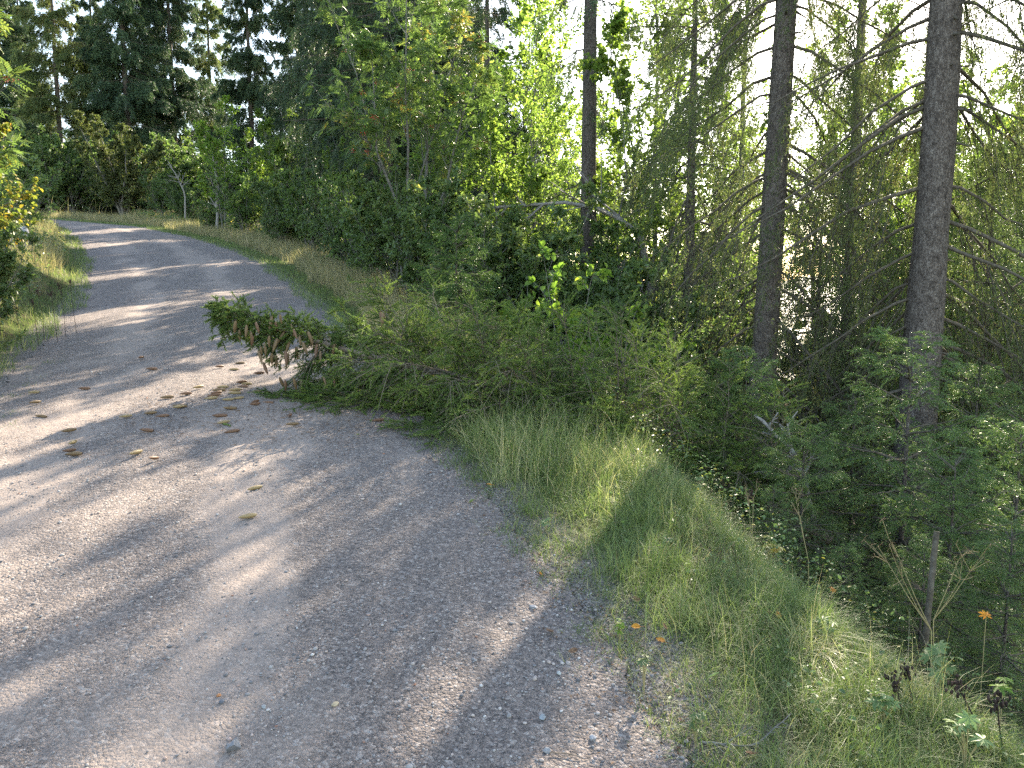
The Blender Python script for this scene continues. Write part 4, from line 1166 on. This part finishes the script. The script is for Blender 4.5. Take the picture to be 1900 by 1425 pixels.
for k, (px, py, m, lab) in enumerate([
    (711, 757, 0, "yellow leaf standing against the fallen spruce's shaded boughs"), (660, 802, 0, "tiny yellow leaf in shade on the gravel below the fallen boughs"),
    (914, 907, 1, "orange leaf at the corner where grass meets gravel"), (948, 918, 0, "yellow leaf in the grass right beside the orange corner leaf"),
    (880, 922, 0, "yellow leaf on the gravel rim below the corner of the verge"), (1000, 1058, 1, "orange leaf half-way down the grass edge"),
    (1145, 1056, 0, "yellow leaf in the middle of the green verge"), (1310, 1085, 2, "pale cream leaf standing in the grass"),
    (1173, 1121, 3, "brown leaf lying where the gravel ends"), (1188, 1174, 1, "orange leaf on the verge below the brown one"),
    (1234, 1170, 3, "brown-orange leaf right of the orange one on the verge"), (1234, 1203, 1, "rusty leaf low in the grass"),
    (1442, 1145, 1, "orange leaf hanging in grass stems on the far side of the verge"), (1314, 1270, 2, "greyish leaf on bare soil near the gravel"),
    (1400, 1412, 3, "curled brown leaf at the dead stick"), (1072, 1198, 3, "dark brown leaf scrap on the gravel rim"), (1025, 1167, 3, "rusty leaf scrap on gravel next to the grass edge")]):
    d = pix_dir(px, py); tt = np.linspace(.5, 40, 8000); i = np.argmax(CAMZ + tt * d[2] - H(tt * d[0], tt * d[1]) < 0.03)
    p = d * tt[i]
    o = link("fallen_leaf", LV[m]); o.location = (p[0], p[1], float(H(p[0], p[1])) + (0.012 if inroad(p[0], p[1]) else 0.05))
    o.rotation_euler = (rg.normal(0, .35), rg.normal(0, .35), rg.random() * 6.28)
    tag(o, lab, "leaf", "leaves fallen on the road and verge")

# ------------------------------------------------------------------ dead wood and dry stems
def stick(name, pts, r0, r1, mat, label, cat, side=0, seed=1, group=None):
    rg = np.random.default_rng(seed)
    P = np.array([np.array(p) for p in pts]); q = np.linspace(0, 1, len(P)); qq = np.linspace(0, 1, 14)
    C = np.stack([np.interp(qq, q, P[:, j]) for j in range(3)], -1)
    C[1:-1] = .25 * C[:-2] + .5 * C[1:-1] + .25 * C[2:]
    base = C[0].copy(); L = np.linalg.norm(C[-1] - C[0])
    C[1:-1] += rg.normal(0, min(0.006 * L, 0.004 + .002 * L), (12, 3)) * (0.25 if name == 'broken_stake' else 1)
    bf = Buf(); V, F = tubes((C - base)[None], np.linspace(r0, r1, 14)[None], 8)
    V += rg.normal(0, 0.04 * r0, V.shape); bf.add(V, F, rg.random())
    e = C[-1] - base; f0 = C[0] - base
    for c, r, k0 in ((f0, r0, 0), (e, r1, 13 * 8)):      # closed ends
        bf.add(np.concatenate([V[k0:k0 + 8], [c]]), [[a, (a + 1) % 8, 8] for a in range(8)], .8)
    if side:
        Q, L2, _ = kids((C - base)[None], side, .15, .95, lambda t, pl: 0.28 * pl * (1.2 - t), .7, 0.0, -0.02, rg)
        V, F = tubes(Q, (r1 + (r0 - r1) * .25) * (1 - .7 * np.linspace(0, 1, 4))[None] * np.ones((len(Q), 1)), 4); bf.add(V, F, .4)
        Q2, L3, _ = kids(Q, 3, .3, 1, lambda t, pl: 0.5 * pl, .7, 0.0, 0, rg)
        V, F = tubes(Q2, np.full((len(Q2), 4), max(r1 * .5, .0006)), 3); bf.add(V, F, .4)
    o = link(name, bf.mesh(name, M[mat], True)); o.location = Vector(base)
    return tag(o, label, cat, group)


def gp(px, py, dz=0.01):
    """point on the ground seen at a pixel"""
    d = pix_dir(px, py); tt = np.linspace(.5, 60, 12000); i = np.argmax(CAMZ + tt * d[2] - H(tt * d[0], tt * d[1]) < 0)
    p = d * tt[i]; return np.array([p[0], p[1], float(H(p[0], p[1])) + dz])


stick("arched_dead_stem", [at(1235, 13.2), pos3(1205, 460, 13.2), pos3(1165, 412, 13.2), pos3(1090, 378, 13.2), pos3(1000, 380, 13.3), pos3(890, 388, 13.6)], .06, .018, "bark_dead", "grey dead stem bent over in an arch above the saplings", "dead stem", 5, 3)
stick("dead_sapling", [at(345, 40), pos3(343, 360, 40), pos3(330, 330, 40), pos3(312, 300, 40)], .05, .015, "bark_dead", "bare pale sapling with forked white twigs left of the bright young birch", "dead tree", 7, 8)
stick("bare_sapling", [at(403, 35.5), pos3(403, 370, 35.5), pos3(402, 330, 35.5), pos3(395, 290, 35.5)], .07, .03, "bark_dead", "pale forked stem in front of the bright young birch", "dead tree", 5, 9)
stick("broken_stake", [pos3(1722, 1100, 3.6) - np.array([0, 0, .25]), pos3(1726, 1095, 3.6), pos3(1738, 986, 3.65)], .016, .0135, "bark_twig", "bare brown snapped stem standing upright in the dark boughs", "snag", 0, 4)
stick("dead_stick", [gp(1300, 1388, .02), gp(1345, 1400, .03), gp(1400, 1402, .03), gp(1465, 1360, .06)], .0035, .0016, "bark_grey", "grey lichen-covered twig lying at the gravel edge at the bottom", "stick", 8, 5)
stick("dead_log", [gp(1770, 1225, .05), gp(1800, 1262, .05), gp(1835, 1300, .05)], .022, .026, "bark_dead", "short grey dead log beside the pale lobed leaves", "log", 0, 6)
stick("crooked_twig", [gp(1020, 1403), gp(1050, 1404), gp(1072, 1408), gp(1090, 1420)], .0022, .001, "bark_fallen", "thin crooked twig on the gravel near the bottom", "twig", 2, 7)
stick("green_twig", [gp(414, 789), gp(421, 790), gp(428, 793)], .006, .005, "needle_fallen", "short green spruce twig snapped off on the shaded gravel", "twig", 4, 12)
stick("dead_bough", [at(1530, 6.4), pos3(1500, 905, 6.2), pos3(1468, 830, 6.1), pos3(1400, 770, 6.2)], .03, .012, "bark_dead", "grey dead bough rising in front of the slimmer bare trunk", "dead branch", 9, 14)
stick("dead_branch", [gp(1480, 1080, .08), gp(1600, 1105, .12), gp(1690, 1150, .14)], .008, .003, "bark_dead", "thin grey dead branch with fine twigs lying in the dark gap below the verge", "dead branch", 12, 15)
stick("dead_branch", [gp(1420, 1010, .1), gp(1540, 1040, .15), gp(1640, 1050, .22)], .008, .003, "bark_dead", "dead brushwood branch behind the yellow lobed plant", "dead branch", 12, 16)


def umbel(px0, py0, Y, tips, label, seed):
    rg = np.random.default_rng(seed)
    base = at(px0, Y); b0 = np.array(base)
    bf = Buf()
    fork = pos3(px0, py0, Y)
    C = np.stack([b0 + (fork - b0) * s for s in np.linspace(0, 1, 6)]); V, F = tubes((C - b0)[None], np.linspace(.0024, .002, 6)[None], 5); bf.add(V, F, .8)
    for (px, py) in tips:
        e = pos3(px, py, Y + rg.uniform(-.1, .1)); mid = (fork + e) / 2 + np.array([0, 0, -.01])
        C = np.stack([fork, mid, e]); V, F = tubes((C - b0)[None], np.array([[.0018, .0014, .0011]]), 5); bf.add(V, F, .75)
        for q in range(4):
            dd = unit((e - fork)[None])[0] + rg.normal(0, .45, 3); e2 = e + dd * rg.uniform(.04, .09)
            C = np.stack([e, (e + e2) / 2 + rg.normal(0, .003, 3), e2]); V, F = tubes((C - b0)[None], np.full((1, 3), .001), 4); bf.add(V, F, .6)
            for w in range(4):
                e3 = e2 + rg.normal(0, .013, 3); C = np.stack([e2, (e2 + e3) / 2, e3]); V, F = tubes((C - b0)[None], np.full((1, 3), .0007), 3); bf.add(V, F, .4)
    o = link("dry_umbel", bf.mesh("dry_umbel", M["stem_dry"])); o.location = base
    tag(o, label, "dry stem", "dry flower stems at the verge")
umbel(1728, 1170, 3.0, [(1675, 1075), (1648, 1045), (1668, 1035)], "dry forked flower stem leaning left in front of the dark boughs", 2)
umbel(1732, 1150, 3.1, [(1782, 1075), (1800, 1060), (1778, 1040)], "dry forked flower stem leaning right towards the orange leaf", 3)
umbel(1395, 1010, 4.1, [(1390, 940), (1398, 925)], "brown dry flower stem behind the yellow lobed plant", 4)
umbel(1500, 1040, 4.0, [(1485, 960), (1478, 930)], "very thin pale dry stem in front of the small spruces", 5)


def lobed_plant(px, Y, py, mat, size, nl_, label, seed, lobes=7):
    """palmate lobed leaves on stalks"""
    rg = np.random.default_rng(seed)
    base = at(px, Y); b0 = np.array(base); top = pos3(px, py, Y)
    hh = max(0.08, top[2] - b0[2])
    root = bpy.data.objects.new("lobed_plant", None); sc.collection.objects.link(root); root.location = base
    tag(root, label, "plant", "lobed plants on the verge")
    sb = Buf(); fb = Buf()
    for k in range(nl_ + (nl_ > 2) * 4):
        a = rg.random() * 6.28; rr_ = rg.uniform(.2, 1) * size * 0.9 * (0 if k == 0 else 1)
        e = np.array([math.cos(a) * rr_, math.sin(a) * rr_, hh * (1 if k == 0 else rg.uniform(.6, .95))])
        C = np.stack([np.zeros(3), np.array([e[0] * .3, e[1] * .3, e[2] * .6]), e]); V, F = tubes(C[None], np.full((1, 3), .0012), 5); sb.add(V, F, .8)
        nrm = unit(np.array([[rg.normal(0, .3), -.05 + rg.normal(0, .3), 1.0]]))[0]; size_k = size * 0.72 * rg.uniform(.7, 1.2)
        u1 = unit(np.cross(nrm, [math.sin(a), math.cos(a), 0.2])[None])[0]; u2 = np.cross(nrm, u1)
        ang = np.linspace(-2.2, 2.2, lobes)
        ax = np.cos(ang)[:, None] * u1 + np.sin(ang)[:, None] * u2 - 0.18 * nrm
        l = size_k * (0.6 + 0.4 * np.cos(ang * .55)) * rg.uniform(.85, 1.1, lobes)
        V, F, v = leaf_quads(np.repeat(e[None], lobes, 0), ax, np.repeat(nrm[None], lobes, 0), l, l * 0.34, np.clip(rg.random() * .6 + rg.random(lobes) * .3, 0, 1), 0.12)
        fb.add(V, F, v)
    link("stalks", sb.mesh("stalks", M["stem_dry"]), root); link("leaves", fb.mesh("leaves", M[mat]), root)
for a in [(1540, 3.45, 1093, "leaf_orange", .042, 1, "wilted orange lobed leaf standing before the dark gap", 1),
          (1812, 2.95, 1142, "leaf_orange", .045, 1, "wilted orange lobed leaf on the right, above the bright green one", 2),
          (1425, 4.1, 996, "leaf_yellow", .07, 3, "lobed plant turning yellow at the far rim of the verge", 3),
          (1400, 4.0, 1032, "leaf_willow", .07, 4, "green lobed plant just below the yellowing one", 4),
          (1852, 2.45, 1258, "leaf_sunny", .065, 2, "brightest green lobed leaf, backlit at the right-hand border", 5),
          (1735, 2.6, 1200, "leaf_pale", .06, 5, "pale sunlit lobed leaves beside the dead log", 6),
          (1240, 3.6, 1006, "leaf_willow", .045, 3, "green three-part leaves low in the middle of the verge", 7),
          (1525, 2.95, 1165, "leaf_pale", .05, 5, "pale leafy plant where the sun reaches the verge", 8),
          (1300, 5.0, 875, "leaf_pale", .05, 3, "greyish lobed leaf in front of the young spruces", 9),
          (1290, 2.2, 1325, "leaf_willow", .035, 5, "low leafy weed at the corner of gravel and grass", 10),
          (1150, 2.75, 1150, "leaf_sunny", .03, 4, "tiny bright weed on the gravel rim", 11),
          (1195, 2.45, 1215, "leaf_willow", .032, 5, "small dock-like weed on the gravel rim below the tiny bright one", 12),
          (1640, 2.35, 1290, "leaf_pale", .05, 5, "pale leafy plant among the dark seed heads", 13),
          (1790, 2.15, 1330, "leaf_pale", .055, 6, "sunlit pale plant low at the right-hand corner", 14),
          (1015, 3.75, 1000, "leaf_pale", .032, 3, "pale weed at the left rim of the grass", 15),
          (955, 5.0, 880, "leaf_sunny", .04, 4, "green weed at the tip of the verge by the fallen boughs", 16)]:
    lobed_plant(*a)


def seed_head(px, py, Y, label, seed):
    rg = np.random.default_rng(seed)
    base = at(px + 12, Y); b0 = np.array(base); t = pos3(px, py, Y) - b0
    bf = Buf(); C = np.stack([np.zeros(3), t * .5 + rg.normal(0, .01, 3), t]); V, F = tubes(C[None], np.array([[.003, .0025, .002]]), 5); bf.add(V, F, .4)
    c = t + rg.normal(0, 1, (26, 3)) * np.array([.011, .011, .018]); add_balls(bf, c, .006, rg, np.stack([rg.uniform(.5, 1, 26), rg.uniform(.5, 1, 26), rg.uniform(1, 1.8, 26)], -1), .3)
    o = link("seed_head", bf.mesh("seed_head", M["seed_dark"])); o.location = base
    tag(o, label, "seed head", "dark dead seed heads on the verge")
for a in [(1683, 1245, 2.5, "dark seed head highest in the sunlit corner plants", 1), (1663, 1272, 2.4, "dark seed head left of and below the highest one", 2), (1778, 1275, 2.35, "dark seed head under the bright green lobed leaf's left side", 3),
          (1850, 1300, 2.3, "dark seed head directly under the brightest green leaf", 4), (1395, 915, 4.6, "brown seed head at the far rim of the verge", 5)]:
    seed_head(*a)
for k, (px, py, Y) in enumerate([(70, 540, 9.2), (95, 545, 9.0), (110, 530, 9.4), (60, 560, 8.8), (130, 522, 9.6), (30, 575, 8.6)]):
    seed_head(px, py, Y, "dark dead thistle head on the left bank", 30 + k)
    bpy.context.scene.objects[-1]["group"] = "dark thistle heads on the left bank"

# ------------------------------------------------------------------ grass and ground cover
def blades(x, y, h, w, rg, bend=0.6, wind=(0, 0), vlo=0, vhi=1, seg=3):
    n = len(x)
    z = H(x, y) - 0.01
    a = rg.random(n) * 6.283
    d = np.stack([np.cos(a), np.sin(a), 0 * a], -1) * (bend * rg.uniform(.2, 1.1, n))[:, None] + np.array([wind[0], wind[1], 0])
    sd = rg.normal(size=(n, 3)); sd[:, 2] = 0; sd = unit(sd)
    base = np.stack([x, y, z], -1)
    s = np.linspace(0, 1, seg + 1)
    dl = np.linalg.norm(d, axis=1)
    C = base[:, None] + h[:, None, None] * (s[None, :, None] * np.array([0, 0, 1.0]) * (1 - 0.28 * dl)[:, None, None] + (s ** 1.8)[None, :, None] * d[:, None] - (s ** 3)[None, :, None] * np.array([0, 0, .35]) * dl[:, None, None])
    ww = w[:, None] * np.array([1, .85, .55, .08])[None] if seg == 3 else w[:, None] * np.linspace(1, .1, seg + 1)[None]
    V = np.stack([C - sd[:, None] * ww[..., None] * .5, C + sd[:, None] * ww[..., None] * .5], 2).reshape(n, -1, 3)
    i = np.arange(n * (seg + 1) * 2).reshape(n, seg + 1, 2)
    F = np.stack([i[:, :-1, 0], i[:, :-1, 1], i[:, 1:, 1], i[:, 1:, 0]], -1).reshape(-1, 4)
    return V.reshape(-1, 3), F, np.repeat(rg.uniform(vlo, vhi, n), (seg + 1) * 2)

rg = np.random.default_rng(77)
gb = Buf(); db = Buf()
# near verge
N = 140000
y = 1.4 + 7.8 * rg.random(N) ** 1.25; w_ = verge(y); u = rg.uniform(-0.18, 1.35, N) * (w_ + 0.1)
x = xr(y) + u / 0.85
edge = u + .11 * np.interp(y, [1.5, 5], [1, 0]) + 0.16 * vnoise(x * 3, y * 3) * 2 + 0.10 * vnoise(x * 12, y * 12) * 2
cl = vnoise(x * 2.2, y * 2.2) + 0.7 * vnoise(x * 7, y * 7)
ok = (edge > rg.normal(-0.03, .05, N)) & (rg.random(N) < np.clip(0.45 + edge * 4, 0, 1) * np.clip(0.85 + cl, 0.2, 1)) & (np.abs(x) < y * .72 + .3)
x, y, u, edge, cl = x[ok], y[ok], u[ok], edge[ok], cl[ok]
h = (0.06 + 0.11 * np.clip(edge * 1.6, 0, 1) + 0.06 * np.clip(cl, -.3, 1)) * rg.uniform(.4, 1.3, len(x)) * np.interp(y, [2, 6, 8], [.8, 1.05, 1.3])
V, F, v = blades(x, y, h, rg.uniform(.0016, .0036, len(x)) * np.interp(y, [2, 9], [.9, 1.6]), rg, 1.25)
vv = np.clip(v * .80 + np.repeat(np.clip(-cl * .5, -.2, .3), 8) * .5, 0, 1); gb.add(V, F, vv)
cx = 90; ty = 1.5 + 7.2 * rg.random(cx) ** 1.2; tu = rg.uniform(.12, 1.15, cx) * verge(ty); tx = xr(ty) + tu / .85
for a in range(cx):
    n_ = rg.integers(60, 190); rr_ = rg.uniform(.03, .09); xx = tx[a] + rg.normal(0, rr_, n_); yy = ty[a] + rg.normal(0, rr_, n_)
    k_ = (xx > xr(yy)) & (np.abs(xx) < yy * .72 + .3); xx, yy = xx[k_], yy[k_]
    if len(xx) < 5: continue
    V, F, v = blades(xx, yy, rg.uniform(.12, .26) * rg.uniform(.5, 1.2, len(xx)), rg.uniform(.0018, .0038, len(xx)), rg, rg.uniform(.7, 1.3), (rg.normal(0, .25), rg.normal(0, .25)))
    gb.add(V, F, np.clip(v * .35 + rg.uniform(0, .62), 0, 1))
# flat straw between the blades
n_ = 11000; y = 1.4 + 7.5 * rg.random(n_) ** 1.3; u = rg.uniform(0.02, 1.2, n_) * verge(y); x = xr(y) + u / .85; k_ = np.abs(x) < y * .72 + .3; x, y = x[k_], y[k_]
V, F, v = blades(x, y, rg.uniform(.05, .16, len(x)), rg.uniform(.0012, .0024, len(x)), rg, 2.6); db.add(V, F, v)
# tall tuft beside the fallen boughs
for (px, py, n, hh, sp_) in [(1010, 850, 800, .40, .32), (960, 850, 400, .36, .25), (1060, 870, 500, .34, .25), (1100, 890, 400, .26, .2), (925, 830, 500, .30, .2), (1180, 940, 500, .22, .2), (1330, 960, 400, .26, .15)]:
    c = gp(px, py); xx = c[0] + rg.normal(0, sp_, n); yy = c[1] + rg.normal(0, sp_, n); k_ = ~inroad(xx, yy) & (xx > xr(yy) + .1); xx, yy = xx[k_], yy[k_]
    V, F, v = blades(xx, yy, hh * rg.uniform(.5, 1.25, len(xx)), rg.uniform(.002, .004, len(xx)), rg, .75, (-.15, -.2)); gb.add(V, F, v * .75 + .2)
for (px, py, n) in [(52, 682, 120), (95, 672, 110), (72, 701, 70), (20, 735, 110), (6, 770, 120), (10, 792, 80), (45, 715, 60), (1135, 1150, 60), (1060, 1090, 70), (900, 915, 160)]:
    c = gp(px, py); xx = c[0] + rg.normal(0, .06, n); yy = c[1] + rg.normal(0, .07, n)
    V, F, v = blades(xx, yy, rg.uniform(.015, .05, n), rg.uniform(.002, .004, n), rg, 1.2); gb.add(V, F, v * .6)
# long single stalks on the verge
n = 420; y = rg.uniform(1.8, 7, n); x = xr(y) + rg.uniform(.1, 1.1, n) * verge(y) / .85
V, F, v = blades(x, y, rg.uniform(.2, .45, n), np.full(n, .0016), rg, .7); db.add(V, F, v)
# farther along the right verge
N = 60000; y = 8.5 + 38 * rg.random(N) ** 1.5; w_ = verge(y); u = rg.uniform(-.1, 1.4, N) * w_; x = xr(y) + u / .85
ed = u + .3 * vnoise(x * 2, y * 2)
ok = ed > 0.0; x, y, u, w_, ed = x[ok], y[ok], u[ok], w_[ok], ed[ok]
g_ = ed < .30 * w_ + .25 * vnoise(x, y * .7)
V, F, v = blades(x[g_], y[g_], rg.uniform(.06, .17, g_.sum()), np.interp(y[g_], [8, 45], [.004, .014]), rg, .7); gb.add(V, F, v * .75)
k_ = ~g_ & (rg.random(len(g_)) < .85)
V, F, v = blades(x[k_], y[k_], rg.uniform(.22, .55, k_.sum()), np.interp(y[k_], [8, 45], [.0035, .012]), rg, .45, (-.15, -.1)); db.add(V, F, v)
# left bank
N = 60000; y = 4.5 + 38 * rg.random(N) ** 1.6; u = -.1 + 4.2 * rg.random(N) ** 1.3; x = xl(y) - u / .8
ed = u + .3 * vnoise(x * 2 + 5, y * 2)
ok = ed > .05; x, y, u, ed = x[ok], y[ok], u[ok], ed[ok]
g_ = (ed < .55) | (vnoise(x * .8, y * .8 + 4) > .12)
V, F, v = blades(x[g_], y[g_], rg.uniform(.07, .24, g_.sum()), np.interp(y[g_], [5, 45], [.004, .014]), rg, .7); gb.add(V, F, v * .8)
k_ = ~g_
V, F, v = blades(x[k_], y[k_], rg.uniform(.25, .75, k_.sum()), np.interp(y[k_], [5, 45], [.0032, .012]), rg, .55, (.12, -.1)); db.add(V, F, v)
# outside of the bend
N = 9000; y = rg.uniform(46, 49.5, N); x = rg.uniform(-36, -8, N); ok = ~inroad(x, y); x, y = x[ok], y[ok]
V, F, v = blades(x, y, rg.uniform(.15, .5, len(x)), np.full(len(x), .016), rg, .5, (.1, -.1)); db.add(V, F, v * .8)
n = 40; x = rg.uniform(-30, -20, n); y = rg.uniform(46, 48, n); V, F, v = blades(x, y, rg.uniform(1, 1.8, n), np.full(n, .03), rg, .35, (.2, 0)); db.add(V, F, v)
tag(link("grass", gb.mesh("grass", M["grass"])), kind="stuff"); tag(link("dry_grass", db.mesh("dry_grass", M["grass_dry"])), kind="stuff")

# low leafy ground cover
cb = Buf()
N = 5500; y = 1.6 + 7 * rg.random(N) ** 1.3; u = rg.uniform(.05, 1.5, N) * verge(y); x = xr(y) + u / .85
ok = (vnoise(x * 3 + 2, y * 3) + .5 * vnoise(x * 9, y * 9) > .08) & (np.abs(x) < y * .72 + .3); x, y, u = x[ok], y[ok], u[ok]
n = len(x); p = np.stack([x, y, H(x, y) + rg.uniform(.005, .09, n)], -1); ax = rg.normal(size=(n, 3)); ax[:, 2] *= .25
sz = rg.uniform(.010, .026, n); V, F, v = leaf_quads(p, ax, rg.normal(0, .55, (n, 3)) + [0, 0, 1], sz, sz * .8, rg.random(n) * .8); cb.add(V, F, v)
N = 60000; y = 3 + 40 * rg.random(N) ** 1.4; u = verge(y) + rg.exponential(3.2, N); x = xr(y) + u / .85
ok = vnoise(x * .7, y * .7) + .6 * vnoise(x * 2, y * 2) > -.15; x, y = x[ok], y[ok]; n = len(x)
p = np.stack([x, y, H(x, y) + rg.uniform(.02, .35, n)], -1); ax = rg.normal(size=(n, 3)); ax[:, 2] *= .4; sz = rg.uniform(.03, .07, n) * np.interp(y, [3, 9, 30], [.35, .6, 1.8])
V, F, v = leaf_quads(p, ax, rg.normal(0, .5, (n, 3)) + [0, 0, 1], sz, sz * .6, rg.random(n)); cb.add(V, F, v)
N = 16000; y = 5 + 38 * rg.random(N) ** 1.5; u = .5 + rg.exponential(2.0, N); x = xl(y) - u / .8; ok = vnoise(x + 3, y) + .6 * vnoise(x * 3, y * 3) > .0; x, y = x[ok], y[ok]; n = len(x)
p = np.stack([x, y, H(x, y) + rg.uniform(.02, .4, n)], -1); ax = rg.normal(size=(n, 3)); ax[:, 2] *= .4; sz = rg.uniform(.02, .05, n) * np.interp(y, [5, 30], [1, 2])
V, F, v = leaf_quads(p, ax, rg.normal(0, .5, (n, 3)) + [0, 0, 1], sz, sz * .65, rg.random(n)); cb.add(V, F, v)
tag(link("undergrowth", cb.mesh("undergrowth", M["leaf_willow"])), kind="stuff")
# brown litter along the gravel rim
lb = Buf(); N = 2600; y = 1.4 + 7 * rg.random(N); u = rg.normal(.05, .14, N); x = xr(y) + u; n = N
sz = rg.uniform(.006, .018, n); p = np.stack([x, y, H(x, y) + .006], -1); ax = rg.normal(size=(n, 3)); ax[:, 2] *= .15
V, F, v = leaf_quads(p, ax, rg.normal(0, .25, (n, 3)) + [0, 0, 1], sz, sz * .5, rg.random(n)); lb.add(V, F, v)
tag(link("litter", lb.mesh("litter", M["soil_leaf"])), kind="stuff")

nb_ = Buf(); n = 2600
c0 = np.array(pix_road(560, 770)); x = c0[0] + rg.normal(0, .8, n); y = c0[1] + rg.normal(-.1, .45, n); k_ = inroad(x, y); x, y = x[k_], y[k_]; n = len(x)
a = rg.random(n) * 6.28; l_ = rg.uniform(.008, .03, n); p0 = np.stack([x, y, H(x, y) + .006], -1); d = np.stack([np.cos(a), np.sin(a), 0 * a], -1)
V, F = tubes(np.stack([p0, p0 + d * (l_ / 2)[:, None] + [0, 0, .002], p0 + d * l_[:, None]], 1), np.full((n, 3), .0012), 3); nb_.add(V, F, np.repeat(rg.random(n), 9))
tag(link("needle_litter", nb_.mesh("needle_litter", M["soil_leaf"])), kind="stuff")
